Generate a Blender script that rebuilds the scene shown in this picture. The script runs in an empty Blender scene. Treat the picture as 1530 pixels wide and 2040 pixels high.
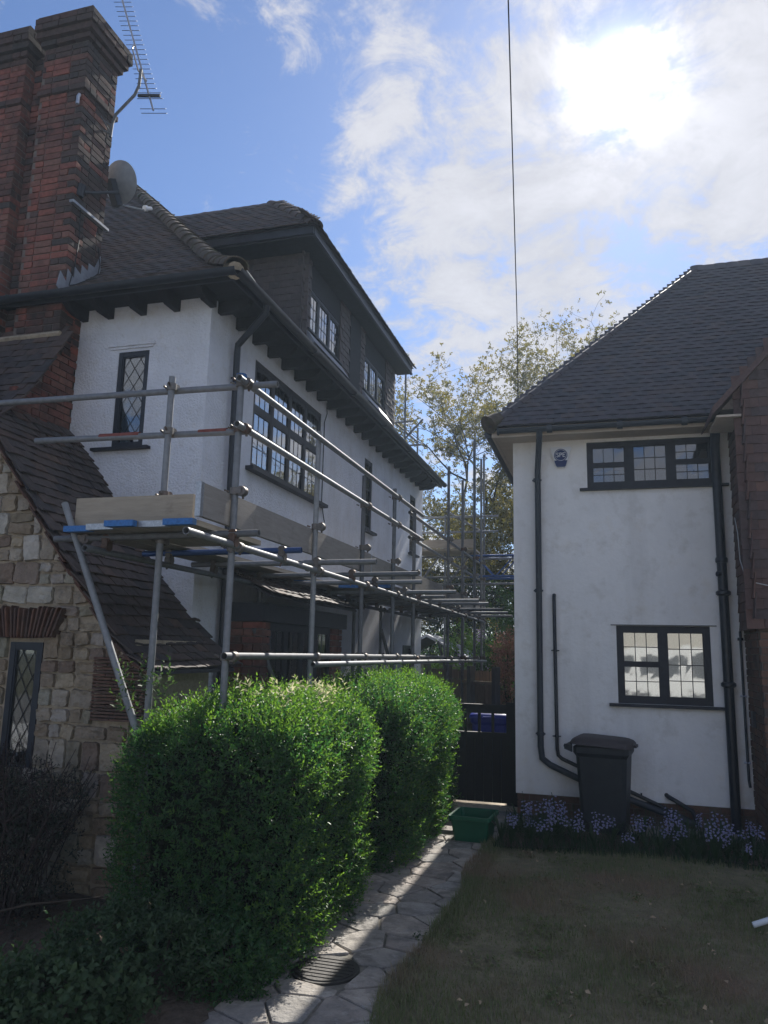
import bpy, bmesh, math, random
import numpy as np
from mathutils import Matrix, Vector, Quaternion
random.seed(7); RNG = np.random.default_rng(7)
SC = bpy.context.scene; COL = SC.collection
# ---------------------------------------------------------------- camera
CM = np.array([[0.96075519, 0.02902017, -0.27587551], [0.27656571, -0.17717491, 0.94452129], [0.02146805, 0.98375143, 0.1782477]])
CAM = np.array([0.0, 0.0, 1.9])
cam = bpy.data.cameras.new('camera'); camo = bpy.data.objects.new('camera', cam); COL.objects.link(camo)
cam.sensor_fit = 'HORIZONTAL'; cam.sensor_width = 36; cam.lens = 36; cam.clip_end = 4000; cam.clip_start = .05
mw = Matrix.Identity(4)
for i in range(3):
    mw[i][0] = CM[i][0]; mw[i][1] = CM[i][1]; mw[i][2] = -CM[i][2]; mw[i][3] = CAM[i]
camo.matrix_world = mw; SC.camera = camo
# ---------------------------------------------------------------- sky, sun, exposure
SUN = Vector((0.0300, 0.7800, 0.6250)).normalized()
world = bpy.data.worlds.new('World'); SC.world = world; world.use_nodes = True
def build_world():
    nt = world.node_tree; N = nt.nodes; L = nt.links; N.clear()
    def nd(t, **k):
        n = N.new(t)
        for a, b in k.items(): setattr(n, a, b)
        return n
    def val(x, s):
        if isinstance(x, (int, float)): s.default_value = x
        elif isinstance(x, (tuple, list)): s.default_value = x
        else: L.new(x, s)
    def math_(op, a, b=None, c=None, clamp=False):
        n = nd('ShaderNodeMath', operation=op, use_clamp=clamp); val(a, n.inputs[0])
        if b is not None: val(b, n.inputs[1])
        if c is not None: val(c, n.inputs[2])
        return n.outputs[0]
    def vm(op, a, b):
        n = nd('ShaderNodeVectorMath', operation=op); val(a, n.inputs[0]); val(b, n.inputs[1]); return n
    out = nd('ShaderNodeOutputWorld'); bg = nd('ShaderNodeBackground'); L.new(bg.outputs[0], out.inputs[0])
    sky = nd('ShaderNodeTexSky', sky_type='NISHITA', sun_disc=False)
    sky.sun_elevation = math.asin(SUN.z); sky.sun_rotation = math.atan2(SUN.x, SUN.y)
    sky.air_density = 1.0; sky.dust_density = .25; sky.ozone_density = 2.2
    tc = nd('ShaderNodeTexCoord'); d = vm('NORMALIZE', tc.outputs['Generated'], (0, 0, 0)).outputs[0]
    sp = nd('ShaderNodeSeparateXYZ'); L.new(d, sp.inputs[0])
    zz = math_('ADD', math_('MAXIMUM', sp.outputs[2], 0.0), .22)
    cb = nd('ShaderNodeCombineXYZ'); L.new(math_('DIVIDE', sp.outputs[0], zz), cb.inputs[0]); L.new(math_('DIVIDE', sp.outputs[1], zz), cb.inputs[1])
    cb.inputs[2].default_value = 3.7
    dot = math_('MAXIMUM', vm('DOT_PRODUCT', d, tuple(SUN)).outputs['Value'], 0.0)
    def noise(scale, det, rough, dist, off):
        m = vm('ADD', cb.outputs[0], off).outputs[0]
        n = nd('ShaderNodeTexNoise'); L.new(m, n.inputs['Vector']); n.inputs['Scale'].default_value = scale
        n.inputs['Detail'].default_value = det; n.inputs['Roughness'].default_value = rough; n.inputs['Distortion'].default_value = dist
        return n.outputs['Fac']
    big = noise(1.15, 3, .5, .2, BOFF); fine = noise(3.6, 9, .62, .35, (.4, 5.2, 1)); wisp = noise(9, 8, .7, .6, (7.1, 2.2, 4))
    # cover: drifting bank that thickens towards the veiled sun, thin scraps elsewhere
    near = math_('POWER', dot, 9.0)
    cov = math_('ADD', math_('MULTIPLY', big, .50), math_('MULTIPLY', fine, .50))
    cov = math_('ADD', cov, math_('MULTIPLY', math_('SUBTRACT', wisp, .5), .36))
    cov = math_('ADD', cov, math_('MULTIPLY', near, NEARW))
    low = math_('POWER', math_('SUBTRACT', 1.0, math_('MAXIMUM', sp.outputs[2], 0.0), clamp=True), 3.0)
    cov = math_('ADD', cov, math_('MULTIPLY', low, LOWW))
    mr = nd('ShaderNodeMapRange', interpolation_type='SMOOTHSTEP'); L.new(cov, mr.inputs[0])
    mr.inputs[1].default_value = C0; mr.inputs[2].default_value = C1; mr.inputs[3].default_value = 0; mr.inputs[4].default_value = 1
    fac = math_('MULTIPLY', mr.outputs[0], .93)
    # cloud light: soft grey-white, brighter where the sun shines through
    shade = math_('ADD', .54, math_('MULTIPLY', math_('ADD', math_('MULTIPLY', fine, .5), math_('MULTIPLY', wisp, .5)), .86))
    aur = math_('ADD', math_('MULTIPLY', math_('POWER', dot, 14.0), .12), math_('MULTIPLY', math_('POWER', dot, 1100.0), 5.0))
    aur = math_('ADD', aur, math_('MULTIPLY', math_('POWER', dot, 160.0), .35))
    rag = nd('ShaderNodeMapRange'); L.new(fine, rag.inputs[0]); rag.inputs[1].default_value = .40; rag.inputs[2].default_value = .60; rag.inputs[3].default_value = .12; rag.inputs[4].default_value = 1.45
    aur = math_('MULTIPLY', aur, rag.outputs[0])
    cl = math_('ADD', math_('MULTIPLY', shade, CLOUD), math_('MULTIPLY', aur, CLOUD))
    cc = nd('ShaderNodeCombineXYZ')
    L.new(math_('MULTIPLY', cl, 1.0), cc.inputs[0]); L.new(math_('MULTIPLY', cl, 1.0), cc.inputs[1]); L.new(math_('MULTIPLY', cl, 1.06), cc.inputs[2])
    mx = nd('ShaderNodeMix', data_type='RGBA'); L.new(fac, mx.inputs[0])
    tint = nd('ShaderNodeMix', data_type='RGBA', blend_type='MULTIPLY'); tint.inputs[0].default_value = 1
    L.new(sky.outputs[0], tint.inputs[6]); tint.inputs[7].default_value = (.82, .92, 1.12, 1)
    # the sun's own aureole in thin haze
    gl = math_('ADD', math_('MULTIPLY', math_('POWER', dot, 2600.0), 5.0 * CLOUD), math_('MULTIPLY', math_('POWER', dot, 40.0), .12 * CLOUD))
    ad = nd('ShaderNodeMix', data_type='RGBA', blend_type='ADD'); ad.inputs[0].default_value = 1
    gc = nd('ShaderNodeCombineXYZ'); L.new(gl, gc.inputs[0]); L.new(math_('MULTIPLY', gl, .98), gc.inputs[1]); L.new(math_('MULTIPLY', gl, .95), gc.inputs[2])
    L.new(tint.outputs[2], ad.inputs[6]); L.new(gc.outputs[0], ad.inputs[7])
    L.new(ad.outputs[2], mx.inputs[6]); L.new(cc.outputs[0], mx.inputs[7])
    L.new(mx.outputs[2], bg.inputs[0]); bg.inputs[1].default_value = SKY
SKY = .060; CLOUD = 5.5; NEARW = .10; LOWW = .075; C0, C1 = .495, .61; BOFF = (4.0, -1.9, 0)
build_world()
sl = bpy.data.lights.new('sun', 'SUN'); so = bpy.data.objects.new('sun', sl); COL.objects.link(so)
sl.energy = 4.2; sl.angle = math.radians(.55); sl.color = (1, .95, .87)
so.rotation_mode = 'QUATERNION'; so.rotation_quaternion = SUN.to_track_quat('Z', 'Y'); so.location = (2, 30, 30)
vs = SC.view_settings; vs.view_transform = 'Standard'; vs.look = 'None'; vs.gamma = 1; vs.use_curve_mapping = False; vs.exposure = 0.98
SC.cycles.max_bounces = 8; SC.cycles.transparent_max_bounces = 12; SC.cycles.caustics_reflective = False; SC.cycles.caustics_refractive = False

# ---------------------------------------------------------------- materials
MAT = {}
def mat(name, cols, rough=.8, metal=0.0, spec=.35, noise=None, stain=None, bump=None, transl=0.0, coat=0.0, smoothband=None):
    m = bpy.data.materials.new(name); m.use_nodes = True; nt = m.node_tree; N = nt.nodes; L = nt.links
    b = N['Principled BSDF']; out = N['Material Output']
    b.inputs['Roughness'].default_value = rough; b.inputs['Metallic'].default_value = metal; b.inputs['Specular IOR Level'].default_value = spec
    if coat: b.inputs['Coat Weight'].default_value = coat
    if not isinstance(cols[0], (tuple, list)): cols = [cols]
    pos = N.new('ShaderNodeNewGeometry').outputs['Position']
    if len(cols) > 1:
        at = N.new('ShaderNodeAttribute'); at.attribute_name = 'rnd'
        oi = N.new('ShaderNodeObjectInfo')
        ad = N.new('ShaderNodeMath'); ad.operation = 'ADD'; L.new(at.outputs['Fac'], ad.inputs[0]); L.new(oi.outputs['Random'], ad.inputs[1])
        fr = N.new('ShaderNodeMath'); fr.operation = 'FRACT'; L.new(ad.outputs[0], fr.inputs[0])
        rp = N.new('ShaderNodeValToRGB'); L.new(fr.outputs[0], rp.inputs[0])
        e = rp.color_ramp.elements
        while len(e) < len(cols): e.new(.5)
        for i, c in enumerate(cols): e[i].position = i / (len(cols) - 1); e[i].color = (*c, 1)
        col = rp.outputs[0]
    else:
        rgb = N.new('ShaderNodeRGB'); rgb.outputs[0].default_value = (*cols[0], 1); col = rgb.outputs[0]
    def ntex(scale, det=5, rg=.6, stretch=None):
        n = N.new('ShaderNodeTexNoise'); n.inputs['Scale'].default_value = scale; n.inputs['Detail'].default_value = det; n.inputs['Roughness'].default_value = rg
        if stretch:
            mp = N.new('ShaderNodeMapping'); mp.inputs['Scale'].default_value = stretch; L.new(pos, mp.inputs[0]); L.new(mp.outputs[0], n.inputs['Vector'])
        else: L.new(pos, n.inputs['Vector'])
        return n.outputs['Fac']
    if noise:
        sc, amt = noise[0], noise[1]
        f = ntex(sc, 6, .65, noise[2] if len(noise) > 2 else None)
        mr = N.new('ShaderNodeMapRange'); L.new(f, mr.inputs[0]); mr.inputs[1].default_value = .25; mr.inputs[2].default_value = .75
        mr.inputs[3].default_value = 1 - amt; mr.inputs[4].default_value = 1 + amt
        mx = N.new('ShaderNodeMix'); mx.data_type = 'RGBA'; mx.blend_type = 'MULTIPLY'; mx.inputs[0].default_value = 1
        L.new(col, mx.inputs[6]); cc = N.new('ShaderNodeCombineXYZ')
        for i in range(3): L.new(mr.outputs[0], cc.inputs[i])
        L.new(cc.outputs[0], mx.inputs[7]); col = mx.outputs[2]
    for st in (stain or []):
        sc, c, lo, hi, amt = st[:5]
        f = ntex(sc, 7, .65, st[5] if len(st) > 5 else None)
        mr = N.new('ShaderNodeMapRange'); L.new(f, mr.inputs[0]); mr.inputs[1].default_value = lo; mr.inputs[2].default_value = hi; mr.inputs[4].default_value = amt
        mx = N.new('ShaderNodeMix'); mx.data_type = 'RGBA'; L.new(mr.outputs[0], mx.inputs[0]); L.new(col, mx.inputs[6]); mx.inputs[7].default_value = (*c, 1); col = mx.outputs[2]
    L.new(col, b.inputs['Base Color'])
    if bump:
        f = ntex(bump[0], 4, .6, bump[3] if len(bump) > 3 else None)
        bp = N.new('ShaderNodeBump'); bp.inputs['Strength'].default_value = bump[1]; bp.inputs['Distance'].default_value = bump[2]
        L.new(f, bp.inputs['Height']); L.new(bp.outputs[0], b.inputs['Normal'])
    if transl:
        tr = N.new('ShaderNodeBsdfTranslucent'); L.new(col, tr.inputs[0])
        hs = N.new('ShaderNodeHueSaturation'); hs.inputs['Hue'].default_value = .485; hs.inputs['Saturation'].default_value = 1.15; hs.inputs['Value'].default_value = 1.9
        L.new(col, hs.inputs['Color']); L.new(hs.outputs[0], tr.inputs[0])
        ms = N.new('ShaderNodeMixShader'); ms.inputs[0].default_value = transl
        L.new(b.outputs[0], ms.inputs[1]); L.new(tr.outputs[0], ms.inputs[2]); L.new(ms.outputs[0], out.inputs[0])
    MAT[name] = m; return m
def glass(name, tint, base=.12, rough=.02):
    m = bpy.data.materials.new(name); m.use_nodes = True; nt = m.node_tree; N = nt.nodes; L = nt.links
    N.remove(N['Principled BSDF']); out = N['Material Output']
    lw = N.new('ShaderNodeFresnel'); lw.inputs[0].default_value = 1.5
    mr = N.new('ShaderNodeMapRange'); L.new(lw.outputs[0], mr.inputs[0]); mr.inputs[1].default_value = .04; mr.inputs[3].default_value = base; mr.inputs[4].default_value = 1
    t = N.new('ShaderNodeBsdfTransparent'); t.inputs[0].default_value = (*tint, 1)
    g = N.new('ShaderNodeBsdfGlossy'); g.inputs['Roughness'].default_value = rough
    tn = N.new('ShaderNodeTexNoise'); tn.inputs['Scale'].default_value = 5; ge = N.new('ShaderNodeNewGeometry'); L.new(ge.outputs['Position'], tn.inputs['Vector'])
    bp = N.new('ShaderNodeBump'); bp.inputs['Strength'].default_value = .025; bp.inputs['Distance'].default_value = .02; L.new(tn.outputs['Fac'], bp.inputs['Height']); L.new(bp.outputs[0], g.inputs['Normal'])
    ms = N.new('ShaderNodeMixShader'); L.new(mr.outputs[0], ms.inputs[0]); L.new(t.outputs[0], ms.inputs[1]); L.new(g.outputs[0], ms.inputs[2]); L.new(ms.outputs[0], out.inputs[0])
    MAT[name] = m
mat('render_white', (.77, .79, .85), .9, noise=(3.0, .08), stain=[(1.6, (.46, .44, .42), .50, .78, .40, (1, 1, .22)), (14, (.56, .55, .53), .54, .72, .4), (5, (.64, .58, .48), .58, .75, .35)], bump=(40, 1.0, .022))
mat('render_smooth', (.87, .85, .83), .88, noise=(2.4, .06), stain=[(1.5, (.50, .47, .44), .46, .80, .42, (1.6, 1.6, .16)), (6, (.60, .56, .50), .52, .70, .40), (2.4, (.66, .58, .46), .56, .74, .35), (40, (.58, .55, .52), .62, .72, .35)], bump=(22, .40, .016))
mat('brick', [(.22, .078, .058), (.27, .092, .066), (.17, .070, .054), (.22, .105, .078), (.13, .066, .054), (.24, .080, .060)], .9, noise=(22, .30), stain=[(2.2, (.030, .026, .026), .46, .66, .85), (9, (.30, .25, .22), .64, .78, .35)], bump=(60, .6, .006))
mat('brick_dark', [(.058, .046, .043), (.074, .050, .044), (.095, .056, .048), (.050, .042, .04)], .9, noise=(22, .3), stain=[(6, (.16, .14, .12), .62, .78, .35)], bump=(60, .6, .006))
mat('brick_old', [(.17, .09, .065), (.13, .075, .055), (.20, .11, .075), (.10, .065, .055), (.16, .12, .09)], .92, noise=(20, .28), stain=[(4, (.05, .045, .04), .55, .72, .6)], bump=(60, .6, .006))
mat('mortar', (.17, .14, .12), .95, noise=(30, .25), stain=[(3.0, (.04, .036, .034), .50, .70, .7)], bump=(80, .5, .004))
mat('mortar_stone', (.42, .35, .26), .95, noise=(25, .25), stain=[(4, (.12, .10, .08), .5, .72, .6)], bump=(70, .6, .006))
mat('stone', [(.38, .31, .22), (.26, .20, .14), (.46, .40, .32), (.32, .27, .21), (.41, .33, .22), (.22, .16, .12), (.52, .48, .42), (.29, .27, .20), (.24, .18, .12)], .92, noise=(9, .28), stain=[(7, (.07, .06, .05), .56, .72, .65), (5, (.14, .15, .09), .60, .75, .45), (26, (.46, .43, .37), .64, .74, .4)], bump=(26, 1.0, .03))
mat('tile', [(.078, .060, .054), (.10, .072, .060), (.064, .054, .052), (.090, .070, .062), (.056, .050, .049), (.12, .080, .062)], .78, noise=(14, .32), stain=[(5, (.060, .062, .036), .60, .74, .5), (40, (.20, .19, .16), .70, .78, .45)], bump=(70, .5, .004))
mat('tile_plain', [(.056, .052, .062), (.068, .058, .066), (.046, .046, .056), (.062, .055, .064), (.074, .058, .058)], .62, noise=(14, .22), stain=[(30, (.12, .12, .11), .72, .80, .35)], bump=(70, .4, .004))
mat('tile_moss', [(.090, .072, .056), (.105, .080, .062), (.078, .064, .054)], .9, noise=(16, .35), stain=[(7, (.075, .080, .040), .5, .66, .7)], bump=(50, .8, .01))
mat('tile_hang', [(.135, .080, .070), (.105, .070, .066), (.16, .09, .072), (.092, .068, .067), (.12, .086, .08)], .8, noise=(16, .25), bump=(70, .4, .004))
mat('tile_cheek', [(.092, .076, .074), (.105, .084, .080), (.080, .070, .070)], .78, noise=(16, .2), bump=(70, .35, .004))
mat('tile_red', [(.15, .075, .05), (.11, .06, .045), (.085, .055, .045), (.17, .09, .06)], .88, noise=(18, .3), stain=[(8, (.05, .045, .04), .55, .7, .5)], bump=(60, .5, .005))
mat('black_wood', (.024, .026, .034), .55, noise=(12, .3), bump=(40, .25, .003, (1, 1, 1)))
mat('black_rafter', (.022, .022, .027), .85, noise=(20, .3), bump=(40, .4, .004))
mat('black_paint', (.022, .026, .036), .38, noise=(12, .25), bump=(30, .15, .003))
mat('iron_pipe', (.020, .025, .036), .34, noise=(14, .3), bump=(26, .18, .003))
mat('plastic_grey', (.040, .048, .062), .45, noise=(20, .12))
mat('plastic_pipe', (.022, .026, .034), .38, noise=(20, .12))
mat('soffit', (.52, .44, .36), .8, noise=(6, .12), stain=[(9, (.20, .15, .11), .6, .75, .4)])
mat('lead', (.30, .32, .36), .55, metal=.3, noise=(12, .22), bump=(20, .3, .006))
mat('came', (.035, .037, .042), .5, metal=.4)
mat('curtain', (.84, .84, .82), .9, noise=(8, .06), transl=.15)
mat('blind', (.62, .61, .60), .8, noise=(8, .08), transl=.2)
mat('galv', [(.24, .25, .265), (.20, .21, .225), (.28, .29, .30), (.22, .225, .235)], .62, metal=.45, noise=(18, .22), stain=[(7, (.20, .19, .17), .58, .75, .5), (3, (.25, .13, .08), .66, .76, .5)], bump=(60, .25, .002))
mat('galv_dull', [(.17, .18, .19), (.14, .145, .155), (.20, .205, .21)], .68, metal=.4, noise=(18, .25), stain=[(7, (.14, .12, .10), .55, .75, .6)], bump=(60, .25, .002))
mat('rust_red', (.22, .06, .045), .7, metal=.2, noise=(20, .3))
mat('coupler', [(.10, .085, .075), (.16, .14, .12), (.20, .19, .18), (.12, .07, .05)], .6, metal=.6, noise=(40, .3))
mat('coupler_blue', (.03, .12, .30), .55, metal=.2, noise=(40, .2))
mat('board', [(.31, .28, .25), (.28, .255, .23), (.35, .32, .28), (.25, .23, .21)], .85, noise=(5, .18, (8, 1, 8)), stain=[(6, (.14, .12, .10), .58, .75, .5)], bump=(30, .4, .004, (8, .6, 8)))
mat('board_x', [(.40, .34, .26), (.35, .30, .24)], .85, noise=(5, .18, (1, 8, 8)), stain=[(6, (.15, .13, .11), .58, .75, .5)], bump=(30, .4, .004, (.6, 8, 8)))
mat('band_blue', (.04, .16, .42), .5, noise=(60, .35), bump=(120, .5, .002))
mat('band_steel', (.42, .43, .45), .4, metal=.8, noise=(80, .35), bump=(120, .5, .002))
mat('alum_blue', (.05, .10, .26), .45, metal=.4, noise=(10, .2))
mat('alum', (.62, .63, .65), .35, metal=.9, noise=(20, .15))
mat('aerial_metal', (.55, .52, .50), .32, metal=.9)
mat('aerial_dark', (.045, .047, .055), .5, metal=.3)
mat('dish_grey', (.28, .30, .33), .5, noise=(14, .15))
mat('bin_dark', (.022, .026, .032), .5, noise=(9, .2), stain=[(6, (.06, .055, .05), .6, .75, .4)])
mat('bin_lid', (.060, .050, .050), .6, noise=(9, .2))
mat('bin_blue', (.035, .06, .42), .42, noise=(9, .1))
mat('box_green', (.008, .10, .050), .5, noise=(9, .15), stain=[(6, (.03, .06, .04), .6, .78, .4)])
mat('gate_black', (.012, .013, .015), .55, noise=(10, .3, (6, 6, 1)), bump=(40, .4, .003, (5, 5, .4)))
mat('sill_stone', (.52, .44, .34), .85, noise=(20, .2))
mat('fence_wood', [(.30, .22, .15), (.24, .18, .13), (.35, .26, .18), (.20, .16, .12)], .85, noise=(12, .25, (6, 6, .6)), bump=(40, .4, .003))
mat('fence_grey', [(.16, .15, .12), (.13, .125, .11)], .9, noise=(12, .25, (6, 6, .6)), stain=[(6, (.09, .11, .06), .55, .7, .5)])
mat('slab', [(.32, .29, .26), (.38, .34, .30), (.28, .27, .25), (.42, .37, .32), (.30, .26, .23), (.34, .33, .31)], .85, noise=(7, .22), stain=[(6, (.13, .12, .11), .46, .64, .75), (16, (.52, .50, .47), .56, .70, .55), (1.8, (.20, .19, .18), .48, .60, .6), (60, (.10, .10, .09), .60, .70, .5)], bump=(18, 1.0, .02))
mat('joint', (.19, .175, .15), .95, noise=(20, .35), stain=[(5, (.05, .07, .03), .55, .7, .6)], bump=(50, .6, .006))
mat('cover_iron', (.055, .052, .05), .6, metal=.4, noise=(30, .3), bump=(60, .5, .004))
mat('soil', (.095, .072, .055), .97, noise=(18, .45), stain=[(8, (.11, .09, .06), .6, .74, .6)], bump=(26, 1, .03))
mat('ground', (.060, .060, .035), .97, noise=(6, .4), bump=(16, .8, .03))
mat('turf', (.22, .19, .12), .97, noise=(9, .4), stain=[(.55, (.21, .15, .105), .50, .62, .8)], bump=(60, 1, .02))
mat('grass', [(.13, .18, .065), (.16, .20, .08), (.21, .20, .11), (.11, .155, .06), (.26, .22, .15), (.15, .19, .075)], .75, stain=[(.55, (.30, .205, .15), .48, .60, .8)], transl=.25)
mat('leaf_hedge', [(.028, .092, .032), (.040, .120, .036), (.022, .072, .028), (.060, .150, .036), (.032, .100, .032), (.075, .12, .04)], .38, spec=.5, transl=.52)
mat('leaf_sunlit', [(.085, .18, .035), (.11, .21, .045), (.07, .155, .03)], .45, transl=.5)
mat('leaf_pale', [(.42, .40, .28), (.36, .38, .22), (.48, .44, .34)], .6, transl=.4)
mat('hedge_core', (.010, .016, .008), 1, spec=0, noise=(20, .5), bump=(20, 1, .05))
mat('twig', (.060, .045, .034), .9, noise=(30, .3))
mat('twig_dark', [(.030, .020, .020), (.045, .030, .028)], .9)
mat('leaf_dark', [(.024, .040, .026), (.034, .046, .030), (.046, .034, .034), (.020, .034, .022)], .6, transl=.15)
mat('leaf_low', [(.035, .075, .030), (.028, .060, .026), (.048, .090, .036), (.06, .095, .045)], .6, transl=.3)
mat('bark', (.040, .034, .028), .95, noise=(10, .4), bump=(20, .8, .03))
mat('leaf_oak', [(.12, .115, .030), (.155, .14, .042), (.09, .095, .024), (.13, .11, .038), (.075, .085, .022)], .6, transl=.40)
mat('leaf_mid', [(.035, .075, .022), (.05, .10, .03), (.028, .06, .02), (.07, .12, .035)], .55, transl=.35)
mat('leaf_deep', [(.014, .030, .014), (.020, .040, .018), (.010, .022, .012)], .6, transl=.15)
mat('leaf_bright', [(.10, .19, .035), (.13, .23, .05), (.075, .15, .03)], .5, transl=.45)
mat('leaf_pink', [(.26, .14, .11), (.20, .13, .09), (.14, .12, .07), (.30, .19, .15)], .6, transl=.4)
mat('lilac', [(.48, .34, .55), (.55, .42, .60)], .6, transl=.3)
mat('bluebell', [(.36, .35, .52), (.42, .41, .58), (.31, .30, .46), (.48, .46, .60)], .6, transl=.4)
mat('strap_leaf', [(.022, .050, .020), (.030, .062, .024), (.018, .040, .016)], .5, transl=.25)
mat('sign_white', (.78, .79, .82), .4)
mat('sign_blue', (.012, .028, .12), .4)
mat('cable', (.012, .012, .014), .6)
mat('cable_white', (.55, .55, .55), .6)
mat('pvc_white', (.68, .70, .74), .4)
mat('stick', (.42, .31, .20), .85, noise=(12, .2))
mat('van_white', (.78, .78, .76), .35, coat=.5)
mat('tyre', (.02, .02, .02), .8); mat('chrome', (.6, .6, .6), .25, metal=1)
mat('dark_glass', (.16, .17, .18), .12, spec=.6)
mat('bounce_gravel', (.38, .38, .38), .95, noise=(40, .35), bump=(120, 1, .02)); mat('road', (.10, .10, .10), .92, noise=(30, .25), bump=(80, .5, .006))
mat('interior', (.10, .09, .08), .95)
mat('cream', (.55, .52, .46), .8)
glass('pane', (.80, .86, .88), .14); glass('pane_mirror', (.75, .80, .82), .27, .03); glass('pane_bright', (.80, .86, .88), .42, .02); glass('pane_sky', (.6, .68, .75), .17, .02); glass('pane_clear', (.95, .97, .97), .06); glass('pane_dim', (.55, .62, .72), .16, .03)

# ---------------------------------------------------------------- helpers
def V(*a): return Vector(a)
class MB:
    def __init__(s): s.v = []; s.f = []; s.r = []
    def add(s, vs, fs, r=None):
        b = len(s.v); s.v += [tuple(x) for x in vs]; s.f += [tuple(b + i for i in f) for f in fs]
        s.r += [random.random() if r is None else r] * len(vs); return s
    def box(s, a, b, r=None):
        (x0, y0, z0), (x1, y1, z1) = a, b
        return s.add([(x0, y0, z0), (x1, y0, z0), (x1, y1, z0), (x0, y1, z0), (x0, y0, z1), (x1, y0, z1), (x1, y1, z1), (x0, y1, z1)],
                     [(0, 3, 2, 1), (4, 5, 6, 7), (0, 1, 5, 4), (1, 2, 6, 5), (2, 3, 7, 6), (3, 0, 4, 7)], r)
    def hexa(s, p, r=None):
        return s.add(p, [(0, 3, 2, 1), (4, 5, 6, 7), (0, 1, 5, 4), (1, 2, 6, 5), (2, 3, 7, 6), (3, 0, 4, 7)], r)
    def tube(s, pts, rad, n=10, cap=True, hollow=False):
        pts = [Vector(p) for p in pts]; rads = rad if isinstance(rad, (list, tuple)) else [rad] * len(pts)
        vs = []; fs = []; prev = None
        for i, p in enumerate(pts):
            t = ((pts[min(i + 1, len(pts) - 1)] - pts[max(i - 1, 0)])).normalized()
            if prev is None:
                a = Vector((0, 0, 1)) if abs(t.z) < .9 else Vector((1, 0, 0)); x = t.cross(a).normalized()
            else: x = (prev - t * prev.dot(t)).normalized()
            prev = x; y = t.cross(x)
            for k in range(n):
                an = 2 * math.pi * k / n; vs.append(p + (x * math.cos(an) + y * math.sin(an)) * rads[i])
        for i in range(len(pts) - 1):
            for k in range(n):
                k2 = (k + 1) % n; fs.append((i * n + k, i * n + k2, (i + 1) * n + k2, (i + 1) * n + k))
        m = len(pts)
        if hollow:
            for e in (0, m - 1):
                t = (pts[1] - pts[0]).normalized() if e == 0 else (pts[-2] - pts[-1]).normalized()
                b = len(vs)
                for dd in (0, .12):
                    for k in range(n): vs.append(pts[e] + (vs[e * n + k] - pts[e]) * .84 + t * dd)
                for k in range(n):
                    k2 = (k + 1) % n; fs.append((e * n + k, e * n + k2, b + k2, b + k)); fs.append((b + k, b + k2, b + n + k2, b + n + k))
                fs.append(tuple(b + n + k for k in range(n)))
        elif cap:
            fs.append(tuple(range(n))[::-1]); fs.append(tuple((m - 1) * n + k for k in range(n)))
        return s.add(vs, fs)
    def prism(s, poly, z0, z1):
        n = len(poly); vs = [(x, y, z0) for x, y in poly] + [(x, y, z1) for x, y in poly]
        return s.add(vs, [tuple(range(n))[::-1], tuple(range(n, 2 * n))] + [(i, (i + 1) % n, n + (i + 1) % n, n + i) for i in range(n)])
    def extr(s, loop, off):
        n = len(loop); o = Vector(off); vs = [Vector(p) for p in loop]; vs += [p + o for p in vs]
        return s.add(vs, [tuple(range(n))[::-1], tuple(range(n, 2 * n))] + [(i, (i + 1) % n, n + (i + 1) % n, n + i) for i in range(n)])
    def mesh(s, name):
        me = bpy.data.meshes.new(name); me.from_pydata(s.v, [], s.f)
        a = me.attributes.new('rnd', 'FLOAT', 'POINT'); a.data.foreach_set('value', s.r)
        return me
    def build(s, name, m, parent=None, smooth=False):
        me = s.mesh(name); me.materials.append(MAT[m])
        bm = bmesh.new(); bm.from_mesh(me); bmesh.ops.recalc_face_normals(bm, faces=bm.faces); bm.to_mesh(me); bm.free()
        if smooth: shade(me)
        return link(name, me, parent)
def shade(me, ang=40):
    me.polygons.foreach_set('use_smooth', [True] * len(me.polygons))
    try: me.set_sharp_from_angle(angle=math.radians(ang))
    except Exception: pass
def link(name, me, parent=None, loc=None):
    o = bpy.data.objects.new(name, me); COL.objects.link(o)
    if parent is not None: attach(o, parent)
    return o
def world_of(p):
    M = Matrix.Identity(4)
    while p is not None: M = p.matrix_parent_inverse @ p.matrix_basis @ M if False else (p.matrix_parent_inverse @ p.matrix_basis) @ M; p = p.parent
    return M
def attach(o, parent): o.parent = parent; o.matrix_parent_inverse = world_of(parent).inverted()
def thing(name, label, cat, loc=(0, 0, 0), group=None):
    o = bpy.data.objects.new(name, None); COL.objects.link(o); o.location = loc; o.empty_display_size = .1
    return tag(o, label, cat, group)
def tag(o, label, cat, group=None):
    o['label'] = label; o['category'] = cat
    if group: o['group'] = group
    return o
def struct(o): o['kind'] = 'structure'; return o
def stuff(o): o['kind'] = 'stuff'; return o
def npmesh(name, v, f, m, parent=None, rnd=None, smooth=False):
    v = np.asarray(v, np.float32).reshape(-1, 3); f = np.asarray(f, np.int32); k = f.shape[1]
    me = bpy.data.meshes.new(name); me.vertices.add(len(v)); me.vertices.foreach_set('co', v.ravel())
    me.loops.add(f.size); me.loops.foreach_set('vertex_index', f.ravel())
    me.polygons.add(len(f)); me.polygons.foreach_set('loop_start', np.arange(0, f.size, k, dtype=np.int32)); me.polygons.foreach_set('loop_total', np.full(len(f), k, np.int32))
    me.update(calc_edges=True)
    if rnd is not None:
        a = me.attributes.new('rnd', 'FLOAT', 'POINT'); a.data.foreach_set('value', np.asarray(rnd, np.float32))
    me.materials.append(MAT[m])
    if smooth: shade(me)
    return link(name, me, parent)
def proj(p):
    c = CM.T @ (np.asarray(p, float) - CAM)
    if c[2] < .1: return None
    return 765 + 1530 * c[0] / c[2], 1020 - 1530 * c[1] / c[2], c[2]
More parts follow.
